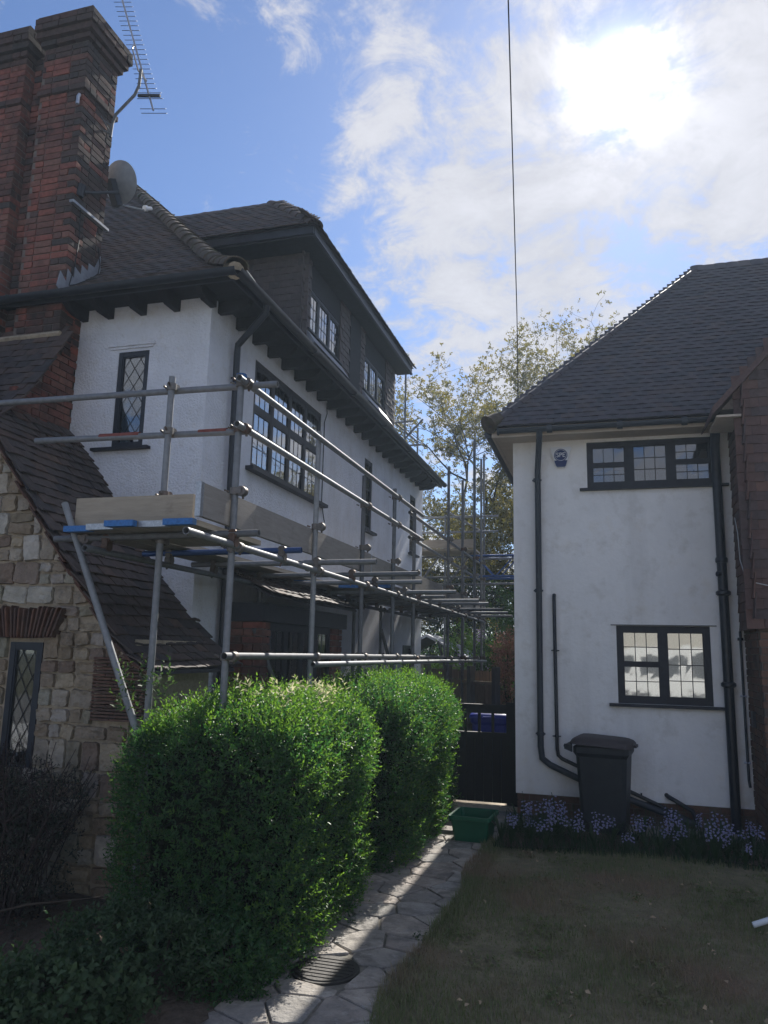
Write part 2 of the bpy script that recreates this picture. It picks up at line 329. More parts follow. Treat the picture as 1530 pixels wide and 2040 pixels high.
def basis(u, v, w, o): return np.array([[u[0], v[0], w[0], o[0]], [u[1], v[1], w[1], o[1]], [u[2], v[2], w[2], o[2]], [0, 0, 0, 1]], float)
def nrm(a): a = np.asarray(a, float); return a / np.linalg.norm(a)
MC = {}
def mat_copy(me, m):
    k = (me.name, m)
    if k not in MC:
        c = me.copy(); c.materials.clear(); c.materials.append(MAT[m]); MC[k] = c
    return MC[k]
def pieces(parent, name, meshes, mats, m, limit=300, rest=None, pad=40):
    """alike pieces: those that show largest become objects of their own, the rest one joined mesh"""
    if not isinstance(meshes, list): meshes = [meshes]
    meshes = [mat_copy(me, m) for me in meshes]
    sc = []
    for i, t in enumerate(mats):
        q = proj(t[:3, 3]); s = 0
        if q and -pad < q[0] < 1530 + pad and -pad < q[1] < 2040 + pad: s = 1 / q[2]
        sc.append((-s, i))
    sc.sort(); own = [i for s, i in sc[:limit] if s < 0]; others = [i for s, i in sc if i not in set(own)]
    pinv = world_of(parent).inverted()
    for i in own:
        o = bpy.data.objects.new(name, meshes[i % len(meshes)]); COL.objects.link(o)
        o.parent = parent; o.matrix_parent_inverse = pinv; o.matrix_basis = Matrix(mats[i].tolist())
    if others:
        vs = []; fs = []; rs = []; b = 0
        data = []
        for me in meshes:
            a = np.empty(len(me.vertices) * 3, np.float32); me.vertices.foreach_get('co', a); data.append((a.reshape(-1, 3), [tuple(p.vertices) for p in me.polygons]))
        for i in others:
            a, f = data[i % len(meshes)]; t = mats[i]
            w = a @ t[:3, :3].T + t[:3, 3]; vs += w.tolist(); fs += [tuple(b + k for k in q) for q in f]; rs += [random.random()] * len(a); b += len(a)
        me = bpy.data.meshes.new(rest or name); me.from_pydata(vs, [], fs)
        a = me.attributes.new('rnd', 'FLOAT', 'POINT'); a.data.foreach_set('value', rs); me.materials.append(MAT[m])
        stuff(link(rest or ('remaining_' + name), me, parent))
def bevel_box(name, sx, sy, sz, bev=.006, jit=0, seed=0):
    bm = bmesh.new(); bmesh.ops.create_cube(bm, size=1)
    rr = random.Random(seed)
    for v in bm.verts: v.co = Vector((v.co.x * sx, v.co.y * sy, v.co.z * sz)) + Vector((rr.uniform(-jit, jit), rr.uniform(-jit, jit), rr.uniform(-jit, jit)))
    bmesh.ops.bevel(bm, geom=bm.edges[:], offset=bev, segments=1, affect='EDGES', profile=.5)
    me = bpy.data.meshes.new(name); bm.to_mesh(me); bm.free(); return me
# ---- frames: a local frame (u along, n outward, z up) on a wall
class Fr:
    def __init__(s, o, u, n): s.o = Vector(o); s.u = Vector(u).normalized(); s.n = Vector(n).normalized()
    def p(s, a, b, c): return s.o + s.u * a + s.n * b + Vector((0, 0, c))
    def box(s, mb, a0, a1, b0, b1, c0, c1, r=None):
        mb.hexa([s.p(a0, b0, c0), s.p(a1, b0, c0), s.p(a1, b1, c0), s.p(a0, b1, c0), s.p(a0, b0, c1), s.p(a1, b0, c1), s.p(a1, b1, c1), s.p(a0, b1, c1)], r)
def wall_open(mb, fr, L, z0, z1, opens, depth=.12, b=0.0):
    us = sorted({0, L, *[o[0] for o in opens], *[o[1] for o in opens]}); zs = sorted({z0, z1, *[o[2] for o in opens], *[o[3] for o in opens]})
    for i in range(len(us) - 1):
        for j in range(len(zs) - 1):
            a = (us[i] + us[i + 1]) / 2; c = (zs[j] + zs[j + 1]) / 2
            if any(o[0] < a < o[1] and o[2] < c < o[3] for o in opens): continue
            mb.add([fr.p(us[i], b, zs[j]), fr.p(us[i + 1], b, zs[j]), fr.p(us[i + 1], b, zs[j + 1]), fr.p(us[i], b, zs[j + 1])], [(0, 1, 2, 3)])
    for u0, u1, a, c in opens:
        for q in ([(u0, a), (u1, a)], [(u1, a), (u1, c)], [(u1, c), (u0, c)], [(u0, c), (u0, a)]):
            mb.add([fr.p(q[0][0], b, q[0][1]), fr.p(q[1][0], b, q[1][1]), fr.p(q[1][0], b - depth, q[1][1]), fr.p(q[0][0], b - depth, q[0][1])], [(0, 1, 2, 3)])
def window(parent, fr, W, H, lights=1, fo=.05, mu=.05, nx=3, ny=4, b=-.03, pane='pane', mt='black_wood', sill=None, transom=None, diamond=None, curtain=None, name='window', proud=.012, casement=.02, splits=None):
    """fr.o is the lower left corner of the opening on the wall face; returns the frame object"""
    mb = MB(); th = .06
    fr.box(mb, 0, fo, b - th, b + proud, 0, H); fr.box(mb, W - fo, W, b - th, b + proud, 0, H)
    fr.box(mb, fo, W - fo, b - th, b + proud - .002, H - fo, H); fr.box(mb, fo, W - fo, b - th, b + proud - .002, 0, fo * 1.1)
    xs = []
    lw = (W - 2 * fo - mu * (lights - 1)) / lights
    for i in range(lights):
        a0 = fo + i * (lw + mu); xs.append((a0, a0 + lw))
        if i: fr.box(mb, a0 - mu, a0, b - th, b + proud - .004, fo * 1.1, H - fo)
    cells = []
    for i, (a0, a1) in enumerate(xs):
        cs = [(fo * 1.1, H - fo, nx, ny)]
        if transom: cs = [(fo * 1.1, H * transom[0] - mu / 2, nx, transom[1]), (H * transom[0] + mu / 2, H - fo, nx, transom[2])]
        if splits and splits[i]: c = fo * 1.1 + (H - fo * 2.1) * splits[i][0]; cs = [(fo * 1.1, c - .012, nx, splits[i][1]), (c + .012, H - fo, nx, splits[i][2])]
        for k, (c0, c1, px, py) in enumerate(cs):
            if k: fr.box(mb, a0, a1, b - th, b + proud - .006, cs[0][1], c0)
            e = casement
            fr.box(mb, a0, a0 + e, b - th * .8, b + proud * .4, c0, c1); fr.box(mb, a1 - e, a1, b - th * .8, b + proud * .4, c0, c1)
            fr.box(mb, a0 + e, a1 - e, b - th * .8, b + proud * .4 - .001, c0, c0 + e); fr.box(mb, a0 + e, a1 - e, b - th * .8, b + proud * .4 - .001, c1 - e, c1)
            cells.append((a0 + e, a1 - e, c0 + e, c1 - e, px, py))
    w = mb.build(name, mt, parent)
    bars = MB(); bw = .0045; gb = b - .010
    for a0, a1, c0, c1, px, py in cells:
        if diamond:
            dw, dh = diamond
            for sgn in (1, -1):
                k = -12
                while k < 14:
                    # line c = c0 + sgn*(a-a0)*dh/dw + k*dh
                    pts = []
                    f = lambda a: c0 + sgn * (a - a0) * dh / dw + k * dh
                    lo, hi = sorted(((c0 - (c0 + k * dh)) * sgn * dw / dh + a0, (c1 - (c0 + k * dh)) * sgn * dw / dh + a0))
                    s0, s1 = max(a0, lo), min(a1, hi)
                    if s1 - s0 > .01: bars.tube([fr.p(s0, gb + .003, f(s0)), fr.p(s1, gb + .003, f(s1))], .0035, 4)
                    k += 1
            g = MB(); fr.box(g, a0, a1, gb - .003, gb + .001, c0, c1); g.build('pane', pane, w); continue
        for i in range(px):
            for j in range(py):
                x0 = a0 + (a1 - a0) * i / px; x1 = a0 + (a1 - a0) * (i + 1) / px; z0 = c0 + (c1 - c0) * j / py; z1 = c0 + (c1 - c0) * (j + 1) / py
                t = [random.uniform(-.0004, .0004) for _ in range(4)]
                g = MB(); q = [(x0, z0), (x1, z0), (x1, z1), (x0, z1)]
                g.hexa([fr.p(q[k][0], gb - .003 + t[k], q[k][1]) for k in range(4)] + [fr.p(q[k][0], gb + .001 + t[k], q[k][1]) for k in range(4)])
                g.build('pane', pane, w)
        for i in range(1, px): x = a0 + (a1 - a0) * i / px; fr.box(bars, x - bw, x + bw, gb - .006, gb + .005, c0, c1)
        for j in range(1, py): z = c0 + (c1 - c0) * j / py; fr.box(bars, a0, a1, gb - .005, gb + .0045, z - bw, z + bw)
    if bars.v: bars.build('glazing_bars', 'came', w)
    if sill:
        ml, mr_, dp, hh, sm = sill
        s_ = MB(); fr.box(s_, -ml, W + mr_, -.02, dp, -hh, -.002); s_.build('sill', sm, w)
    if curtain:
        for (a0, a1, c0, c1, kind) in curtain:
            n = max(8, int((a1 - a0) / .012)); vs = []; fs = []
            ph = random.random() * 6
            for i in range(n + 1):
                a = a0 + (a1 - a0) * i / n; dd = -.060 + (.012 * math.sin(a * 62 + ph + 1.3 * math.sin(a * 17)) if kind == 'curtain' else 0)
                vs += [fr.p(a, dd, c0), fr.p(a, dd, c1)]
            fs = [(2 * i, 2 * i + 2, 2 * i + 3, 2 * i + 1) for i in range(n)]
            m2 = MB()
            if kind == 'blind':
                k = 0; z = c1
                while z - .03 > c0: fr.box(m2, a0, a1, -.15, -.128, z - .024, z - .020); fr.box(m2, a0, a1, -.129, -.127, z - .030, z - .006); z -= .03
            else: m2.add(vs, fs)
            m2.build('curtain', kind, w, smooth=kind == 'curtain')
    return w
# ---- tiles
def tile_mesh(name, w=.163, l=.265, t=.012, camber=.004):
    xs = (-w / 2, 0, w / 2); v = []
    for y in (0, l):
        for x in xs:
            z = camber if x == 0 else 0; v += [(x, y, z), (x, y, z + t)]
    f = []
    for i in range(2):
        a, b_, c, d = i * 2, i * 2 + 2, 6 + i * 2 + 2, 6 + i * 2
        f += [(a, d, c, b_), (a + 1, b_ + 1, c + 1, d + 1), (a, b_, b_ + 1, a + 1), (d, d + 1, c + 1, c)]
    f += [(0, 1, 7, 6), (4, 10, 11, 5)]
    me = bpy.data.meshes.new(name); me.from_pydata(v, [], f); return me
TILE = tile_mesh('tile')
TILES = [tile_mesh('tile', .163, .265, .013, c) for c in (.002, .005, .007)]
def tile_rows(o, u, up, rows, span, gauge=.1, w=.168, tilt=.075, jit=.004, lift=.016, s0=0.0, edge=None):
    """o eave origin, u along, up slope; span(r) -> (u0,u1) or None; returns matrices"""
    u = nrm(u); up = nrm(up); n = np.cross(u, up); n = n if n[2] > 0 or abs(n[2]) < 1e-6 else -n
    out = []
    for r in range(rows):
        sp = span(r)
        if not sp: continue
        a = math.floor(sp[0] / w) * w + (w / 2 if r % 2 else 0); row = []
        while a < sp[1] + w * .4:
            if a > sp[0] - w * .4: row.append(a)
            a += w
        if edge is not None: row.append(edge(r))
        for a in row:
            if True:
                t = tilt + random.uniform(-.012, .012); y = nrm(up * math.cos(t) - n * math.sin(t)); z = nrm(n * math.cos(t) + up * math.sin(t))
                yaw = random.uniform(-.012, .012); ux = nrm(u + y * yaw); y = nrm(y - u * yaw)
                p = np.asarray(o, float) + u * (a + random.uniform(-jit, jit) * .5) + up * (r * gauge + s0 + random.uniform(-jit, jit)) + n * (lift + random.uniform(0, .004))
                out.append(basis(ux, y, z, p))
    return out
def tile_curve(prof, y0, y1, axis, gauge=.1, w=.168, flip=1, tilt=.085, wob=0.0, ends=0):
    """profile list of (h,z) from eave upwards, h along horizontal 'axis' (0=x,1=y); tiles run along the other axis from y0 to y1"""
    pts = [np.array(p, float) for p in prof]; seg = [np.linalg.norm(pts[i + 1] - pts[i]) for i in range(len(pts) - 1)]; tot = sum(seg)
    out = []; r = 0; s = 0
    while s < tot - .05:
        k = 0; q = s
        while k < len(seg) - 1 and q > seg[k]: q -= seg[k]; k += 1
        f = q / seg[k]; p2 = pts[k] * (1 - f) + pts[k + 1] * f
        # smoothed tangent
        s2 = min(s + .25, tot - 1e-3); k2 = 0; q2 = s2
        while k2 < len(seg) - 1 and q2 > seg[k2]: q2 -= seg[k2]; k2 += 1
        e2 = pts[k2] * (1 - q2 / seg[k2]) + pts[k2 + 1] * (q2 / seg[k2]); tg = nrm(e2 - p2)
        if axis == 0: up = np.array([tg[0], 0, tg[1]]); u = np.array([0, 1., 0]); o = lambda a: np.array([p2[0], a, p2[1]])
        else: up = np.array([0, tg[0], tg[1]]); u = np.array([1., 0, 0]); o = lambda a: np.array([a, p2[0], p2[1]])
        n = np.cross(u, up); 
        if n[2] < 0: n = -n
        a = y0 + (w / 2 if r % 2 else 0) - w * .1
        while a < y1 - w * .2 + ends:
            t = tilt + random.uniform(-.02, .02); yv = nrm(up * math.cos(t) - n * math.sin(t)); z = np.cross(u, yv); z = z if z @ n > 0 else -z
            yaw = random.uniform(-.02, .02); ux = nrm(u + yv * yaw); 
            p = o(a + w / 2 + random.uniform(-.003, .003)) + n * (.018 + random.uniform(0, .006) + wob * math.sin(a * 3.1 + s * 2.2)) + up * random.uniform(-.006, .006)
            out.append(basis(ux, yv, z, p)); a += w
        s += gauge; r += 1
    return out
# ---- bricks
BRICK = [bevel_box('brick', 1, 1, 1, .03, .012, k) for k in range(3)]
def brick_box(x0, x1, y0, y1, z0, z1, faces, course=.075, out=None, first=0, L=.215, Hd=.1025, joint=.010, keep=None):
    """matrices of bricks laid round a rectangular stack, faces among 'f' (-y) 'r' (+x) 'l' (-x)"""
    res = [] if out is None else out; z = z0; r = first
    bh = course - joint; D = .09
    def put(fc, s0, s1, zc, off):
        ln = s1 - s0; c = (s0 + s1) / 2; o = random.uniform(-.003, .004)
        hh = bh * random.uniform(.95, 1.03); rot = random.uniform(-.008, .008)
        if fc == 'f': m = basis((ln, 0, rot * ln), (0, D, 0), (0, 0, hh), (c, y0 + D / 2 - o, zc))
        elif fc == 'r': m = basis((0, ln, rot * ln), (-D, 0, 0), (0, 0, hh), (x1 - D / 2 + o, c, zc))
        else: m = basis((0, ln, rot * ln), (D, 0, 0), (0, 0, hh), (x0 + D / 2 - o, c, zc))
        if keep is None or keep(m[:3, 3], fc): res.append(m)
    while z + bh <= z1 + .001:
        zc = z + bh / 2
        for fc in faces:
            lo, hi = (x0, x1) if fc == 'f' else (y0, y1)
            corner_hi = fc == 'f'          # the shared right-front corner
            own = (r % 2 == 0) == (fc == 'f')
            if fc == 'f' and 'r' in faces: hi = hi if own else hi - D - joint
            if fc == 'r' and 'f' in faces: lo = lo if own else lo + D + joint
            # bond runs away from the shared corner
            if fc == 'f':
                a = hi; seq = r % 2
                while a > lo + .03:
                    ln = L if (seq % 3) else Hd
                    if a == hi: ln = L if own else Hd
                    ln = min(ln * random.uniform(.97, 1.03), a - lo); put(fc, a - ln, a, zc, 0); a -= ln + joint; seq += 1
            else:
                a = lo; seq = r % 2
                while a < hi - .03:
                    ln = L if (seq % 3) else Hd
                    if a == lo: ln = L if own else Hd
                    ln = min(ln * random.uniform(.97, 1.03), hi - a); put(fc, a, a + ln, zc, 0); a += ln + joint; seq += 1
        z += course; r += 1
    return res
# ================================================================ GROUND
g = MB(); g.add([(-140, -120, -.05), (140, -120, -.05), (140, 160, -.05), (-140, 160, -.05)], [(0, 1, 2, 3)]); struct(g.build('ground', 'ground'))
# front lawn, gently uneven
def sheet(name, m, x0, x1, y0, y1, nx, ny, zf, keep=None):
    xs = np.linspace(x0, x1, nx); ys = np.linspace(y0, y1, ny); X, Y = np.meshgrid(xs, ys); Z = zf(X, Y)
    idx = np.arange(nx * ny).reshape(ny, nx); f = np.stack([idx[:-1, :-1], idx[:-1, 1:], idx[1:, 1:], idx[1:, :-1]], -1).reshape(-1, 4)
    return struct(npmesh(name, np.stack([X, Y, Z], -1).reshape(-1, 3), f, m, smooth=True))
def lawn_z(X, Y): return .035 + .018 * np.sin(X * 2.1 + Y * .9) * np.sin(Y * 1.7) + .03 * np.clip((X + 1.0) / 1.2, 0, 1)
def edge_x(y): return -1.21 + .035 * np.sin(y * 2.3) + .02 * np.sin(y * 5.1) - .30 * np.clip((4.4 - y) / 1.5, 0, 1) * 0
sheet('lawn', 'turf', -1.17, 7.0, 1.6, 8.05, 60, 60, lawn_z)
sheet('bounce_drive', 'bounce_gravel', -14, 14, -5.2, 1.2, 20, 10, lambda X, Y: -.02 + 0 * X)  # unseen pale drive, added to bounce sunlight onto the shaded walls
sheet('flower_bed', 'soil', -1.10, 3.5, 7.98, 8.86, 50, 14, lambda X, Y: .075 + .03 * np.sin(X * 5) * np.sin(Y * 7))
sheet('planting_bed', 'soil', -9.0, -2.02, 1.2, 5.33, 60, 60, lambda X, Y: .03 + .03 * np.sin(X * 3.1) * np.sin(Y * 2.7) + .02 * np.sin(X * 9 + Y * 7))
rd = MB(); rd.add([(-60, -14, -.03), (60, -14, -.03), (60, -5.2, -.03), (-60, -5.2, -.03)], [(0, 1, 2, 3)]); struct(rd.build('road', 'road'))
# ---- crazy paved path
def clip_poly(poly, p, n):
    out = []
    for i in range(len(poly)):
        a, b = poly[i], poly[(i + 1) % len(poly)]; da = (a[0] - p[0]) * n[0] + (a[1] - p[1]) * n[1]; db = (b[0] - p[0]) * n[0] + (b[1] - p[1]) * n[1]
        if da <= 0: out.append(a)
        if (da < 0 < db) or (db < 0 < da): t = da / (da - db); out.append((a[0] + (b[0] - a[0]) * t, a[1] + (b[1] - a[1]) * t))
    return out
def crazy(parent, poly, pts, gap, z, hole=None, th=.03):
    for i, p in enumerate(pts):
        c = list(poly)
        for j, q in enumerate(pts):
            if i == j: continue
            d = (q[0] - p[0], q[1] - p[1]); l = math.hypot(*d)
            if l > 1.6: continue
            n = (d[0] / l, d[1] / l); m = ((p[0] + q[0]) / 2 - n[0] * gap / 2, (p[1] + q[1]) / 2 - n[1] * gap / 2)
            c = clip_poly(c, m, n)
            if len(c) < 3: break
        if len(c) < 3: continue
        if hole:
            (hx, hy, hr) = hole; d = (hx - p[0], hy - p[1]); l = math.hypot(*d)
            if l < .75:
                n = (d[0] / l, d[1] / l); c = clip_poly(c, (hx - n[0] * hr, hy - n[1] * hr), n)
                if len(c) < 3: continue
        # knock the corners off
        q = []
        for k in range(len(c)):
            a, b, d = c[k - 1], c[k], c[(k + 1) % len(c)]; f = random.uniform(.02, .10)
            q.append((b[0] + (a[0] - b[0]) * f + random.uniform(-.006, .006), b[1] + (a[1] - b[1]) * f)); q.append((b[0] + (d[0] - b[0]) * f, b[1] + (d[1] - b[1]) * f + random.uniform(-.006, .006)))
        cx = sum(a[0] for a in q) / len(q); cy = sum(a[1] for a in q) / len(q); n = len(q); zz = z + random.uniform(-.004, .006); tx, ty = random.uniform(-.012, .012), random.uniform(-.012, .012)
        top = [(x, y, zz + (x - cx) * tx + (y - cy) * ty) for x, y in q]; ins = [(cx + (x - cx) * .965, cy + (y - cy) * .965, h + .006) for x, y, h in top]
        mb = MB(); vs = [(x, y, h - th) for x, y, h in top] + top + ins
        mb.add(vs, [(k, (k + 1) % n, n + (k + 1) % n, n + k) for k in range(n)] + [(n + k, n + (k + 1) % n, 2 * n + (k + 1) % n, 2 * n + k) for k in range(n)] + [tuple(range(2 * n, 3 * n))])
        mb.build('paving_slab', 'slab', parent)
pj = MB(); pp = [(-2.06, 3.6), (-1.19, 3.6), (-1.19, 8.0), (-1.09, 8.9), (-1.09, 16.2), (-2.06, 16.2)]
pj.add([(x, y, .012) for x, y in pp], [tuple(range(len(pp)))]); pj.add([(-3.2, 2.2, .011), (-1.13, 2.2, .011), (-1.13, 3.7, .011), (-3.2, 3.7, .011)], [(0, 1, 2, 3)])
path = struct(pj.build('path', 'joint'))
rr = random.Random(21); pts = []
for _ in range(4000):
    p = (rr.uniform(-2.06, -1.19), rr.uniform(3.6, 10.5))
    if all(math.hypot((p[0] - q[0]) * .72, (p[1] - q[1]) * 1.55) > rr.choice((.20, .30, .38)) for q in pts) and math.hypot(p[0] + 1.68, p[1] - 4.72) > .24: pts.append(p)
crazy(path, [(-2.06, 3.6), (-1.20, 3.6), (-1.20, 8.0), (-1.10, 9.3), (-1.10, 10.6), (-2.06, 10.6)], pts, .015, .022, (-1.68, 4.72, .215))
pts = []
for _ in range(900):
    p = (rr.uniform(-3.2, -1.2), rr.uniform(2.2, 3.6))
    if all(math.hypot(p[0] - q[0], p[1] - q[1]) > .36 for q in pts): pts.append(p)
crazy(path, [(-3.2, 2.2), (-1.16, 2.2), (-1.18, 3.58), (-2.3, 3.58), (-3.2, 3.3)], pts, .016, .022)
# paving strip at the foot of the right hand house
wp = MB(); wp.box((-1.08, 8.86, 0), (3.2, 9.36, .055)); strip = struct(wp.build('wall_path', 'joint'))
pts = [(x + rr.uniform(-.06, .06), 9.1 + rr.uniform(-.12, .12)) for x in np.arange(-1.0, 3.2, .33)]
crazy(strip, [(-1.07, 8.88), (3.1, 8.88), (3.1, 9.35), (-1.07, 9.35)], pts, .02, .075)
# ================================================================ LEFT HOUSE
XL, YF = -3.82, 6.6
house = thing('white_house', 'white roughcast house with black timbers, dormer and tall brick chimney on the left', 'house', (-7, 11, 0))
w = MB(); fF = Fr((-11, YF, 0), (1, 0, 0), (0, -1, 0)); fL = Fr((XL, YF, 0), (0, 1, 0), (1, 0, 0))
gx = lambda x: x + 11.0; ly = lambda y: y - YF
wall_open(w, fF, 7.18, -.05, 5.6, [(gx(-4.885), gx(-4.515), 3.90, 4.945)], .09)
wall_open(w, fL, 9.48, -.05, 5.6, [(ly(7.66), ly(9.82), 3.90, 5.19), (ly(11.87), ly(12.32), 3.87, 5.08), (ly(14.96), ly(15.44), 3.87, 5.08), (ly(10.35), ly(10.95), .75, 1.98), (ly(14.55), ly(15.30), .05, 2.02)], .09)
w.add([(XL, 16.08, -.05), (-11, 16.08, -.05), (-11, 16.08, 5.6), (XL, 16.08, 5.6)], [(0, 1, 2, 3)]); w.add([(-11, YF, -.05), (-11, 16.08, -.05), (-11, 16.08, 5.6), (-11, YF, 5.6)], [(0, 1, 2, 3)])
# inner floor and partition so that rooms are closed off
w.add([(-11, YF, 2.7), (XL, YF, 2.7), (XL, 16.08, 2.7), (-11, 16.08, 2.7)], [(0, 1, 2, 3)]); w.add([(-11, YF, 5.5), (XL, YF, 5.5), (XL, 16.08, 5.5), (-11, 16.08, 5.5)], [(0, 1, 2, 3)])
w.build('wall', 'render_white', house)
# drip mould over the small front window
dm = MB(); fF.box(dm, gx(-5.0), gx(-4.45), -.01, .035, 5.0, 5.035); fF.box(dm, gx(-4.98), gx(-4.47), -.01, .02, 4.975, 4.998); dm.build('drip_mould', 'render_white', house)
window(house, Fr((-4.885, YF, 3.90), (1, 0, 0), (0, -1, 0)), .37, 1.045, 1, fo=.045, nx=1, ny=1, b=-.02, diamond=(.13, .20), pane='pane_sky', sill=(.20, .10, .07, .03, 'black_wood'), mt='black_paint', casement=.014,
       curtain=[(.02, .17, 0, .62, 'curtain')])
# the four-light window on the long side, with arched heads to the upper lights
fw = Fr((XL, 7.66, 3.90), (0, 1, 0), (1, 0, 0))
bw = window(house, fw, 2.16, 1.29, 4, fo=.05, mu=.06, nx=3, ny=2, b=-.02, transom=(.56, 3, 2), pane='pane_bright', sill=(.12, .12, .10, .045, 'black_wood'), mt='black_wood',
       curtain=[(.06, 2.10, .05, .74, 'blind')])
for i in range(4):
    hm = MB(); lw = (2.16 - .10 - .18) / 4; a0 = .05 + i * (lw + .06)
    for k in range(6):
        a = a0 + .03 + (lw - .06) * k / 6; b_ = a0 + .03 + (lw - .06) * (k + 1) / 6; h = .035 + .05 * abs(math.cos(math.pi * (k + .5) / 6)) ** 1.2
        fw.box(hm, a, b_, -.029, -.010, 1.29 - .07 - h * .6, 1.29 - .069)
    hm.build('arched_head', 'black_wood', bw)
window(house, Fr((XL, 11.87, 3.87), (0, 1, 0), (1, 0, 0)), .45, 1.21, 1, nx=3, ny=5, b=-.02, sill=(.1, .1, .08, .04, 'black_wood'))
window(house, Fr((XL, 14.96, 3.87), (0, 1, 0), (1, 0, 0)), .48, 1.21, 1, nx=3, ny=5, b=-.02, sill=(.1, .1, .08, .04, 'black_wood'))
window(house, Fr((XL, 10.35, .75), (0, 1, 0), (1, 0, 0)), .60, 1.23, 1, nx=3, ny=4, b=-.02)
dr = MB(); fd = Fr((XL, 14.55, .05), (0, 1, 0), (1, 0, 0)); fd.box(dr, 0, .06, -.08, .01, 0, 1.97); fd.box(dr, .69, .75, -.08, .01, 0, 1.97); fd.box(dr, .06, .69, -.08, .008, 1.91, 1.97)
for k in range(5): fd.box(dr, .062 + k * .1254, .060 + (k + 1) * .1254, -.075, -.045, 0, 1.91)
dr.build('door', 'black_paint', house)
# brick bay on the ground floor
BX, B0, B1 = -3.36, 7.20, 9.66
bay = MB(); bay.box((XL - .02, B0 + .05, -.05), (BX - .03, B0 + .20, 2.2)); bay.box((XL - .02, B1 - .36, -.05), (BX - .03, B1 - .02, 2.2)); bay.box((XL - .02, B0 + .2, -.05), (BX - .03, B1 - .36, .86)); bayo = bay.build('bay_wall', 'mortar', house)
ms = []
brick_box(XL, BX, B0, B0 + .22, .0, 2.17, 'fr', out=ms); brick_box(XL, BX, B1 - .37, B1, .0, 2.17, 'fr', out=ms, first=1)
pieces(bayo, 'brick', BRICK, ms, 'brick', limit=120)
bl = MB(); bl.box((XL, B0 - .03, 2.172), (BX + .03, B1 + .10, 2.36)); bl.build('bay_lintel', 'black_wood', house)
window(house, Fr((BX - .03, B0 + .225, .86), (0, 1, 0), (1, 0, 0)), B1 - .37 - B0 - .23, 1.31, 4, fo=.07, mu=.09, nx=2, ny=4, b=-.01, mt='black_wood', pane='pane_clear', casement=.014, curtain=[(.06, 1.80, .05, 1.26, 'curtain')])
br = MB(); br.hexa([(XL, B0 - .12, 2.70), (BX + .14, B0 - .12, 2.405), (BX + .14, B1 + .16, 2.405), (XL, B1 + .02, 2.70), (XL, B0 - .12, 2.73), (BX + .14, B0 - .12, 2.43), (BX + .14, B1 + .16, 2.43), (XL, B1 + .02, 2.73)])
brf = br.build('bay_roof', 'tile_plain', house)
pieces(brf, 'bay_tile', TILES, tile_curve([(BX + .17, 2.425), (BX - .02, 2.53), (XL + .1, 2.70), (XL, 2.76)], B0 - .13, B1 + .16, 0, wob=.006), 'tile', limit=100)
ld = MB(); ld.hexa([(XL - .01, B0 - .1, 2.70), (XL + .13, B0 - .1, 2.70), (XL + .13, B1 + .05, 2.70), (XL - .01, B1 + .05, 2.70), (XL - .01, B0 - .1, 2.83), (XL + .012, B0 - .1, 2.83), (XL + .012, B1 + .05, 2.83), (XL - .01, B1 + .05, 2.83)]); ld.build('lead_flashing', 'lead', house)
# ---- main roof
def ring_roof(x0, x1, y0, y1, prof, cap=True):
    mb = MB(); vs = []; n = len(prof)
    for t, z in prof: vs += [(x0 + t, y0 + t, z), (x1 - t, y0 + t, z), (x1 - t, y1 - t, z), (x0 + t, y1 - t, z)]
    fs = [(i * 4 + k, i * 4 + (k + 1) % 4, i * 4 + 4 + (k + 1) % 4, i * 4 + 4 + k) for i in range(n - 1) for k in range(4)]
    if cap: fs.append(tuple((n - 1) * 4 + k for k in range(4)))
    fs.append((0, 3, 2, 1)); mb.add(vs, fs); return mb
EX, EY = -3.37, 6.20
PROF = [(0, 5.50), (.35, 5.745), (.78, 6.14), (4.7, 10.06)]
roof = ring_roof(-12.83, EX, EY, 16.0, PROF).build('roof', 'tile_plain', house)
def plane_tiles(t0, z0, t1, z1, left, s_first=0, xr=0.0):
    L = math.hypot(t1 - t0, z1 - z0); up = (0, (t1 - t0) / L, (z1 - z0) / L)
    def span(r):
        t = t0 + (t1 - t0) * (r * .1) / L; lo = left(t); hi = EX - t - .12
        return (lo - EX, hi - EX) if hi > lo else None
    return tile_rows((EX, EY + t0, z0), (1, 0, 0), up, int(L / .1), span, edge=lambda r: -(t0 + (t1 - t0) * (r * .1) / L) - .09)
lf = lambda t: -5.36 if t < .66 else -8.6
ms = plane_tiles(0, 5.50, .35, 5.745, lf) + plane_tiles(.33, 5.735, .78, 6.14, lf) + plane_tiles(.76, 6.12, 4.6, 9.96, lf)
pieces(roof, 'roof_tile', TILES, ms, 'tile', limit=170, rest='roof_tile_field')
# hip bonnets
def bonnet(name, r=.13, l=.40, n=8, flare=1.25):
    mb = MB(); vs = []
    for j, (y, k) in enumerate(((0, flare), (l, .85))):
        for rad in (r * k, r * k - .016):
            for i in range(n + 1):
                a = math.pi * i / n; vs.append((math.cos(a) * rad, y, math.sin(a) * rad * .8))
    m = n + 1; fs = []
    for i in range(n):
        fs += [(i, i + 1, 2 * m + i + 1, 2 * m + i), (m + i, 3 * m + i, 3 * m + i + 1, m + i + 1), (i, m + i, m + i + 1, i + 1), (2 * m + i, 2 * m + i + 1, 3 * m + i + 1, 3 * m + i)]
    fs += [(0, 2 * m, 3 * m, m), (n, m + n, 3 * m + n, 2 * m + n)]
    mb.add(vs, fs); me = mb.mesh(name); shade(me, 50); return me
BON = bonnet('hip_tile', .13, .44, 8, 1.0); BONS = bonnet('hip_tile', .11, .36, 8, 1.02)
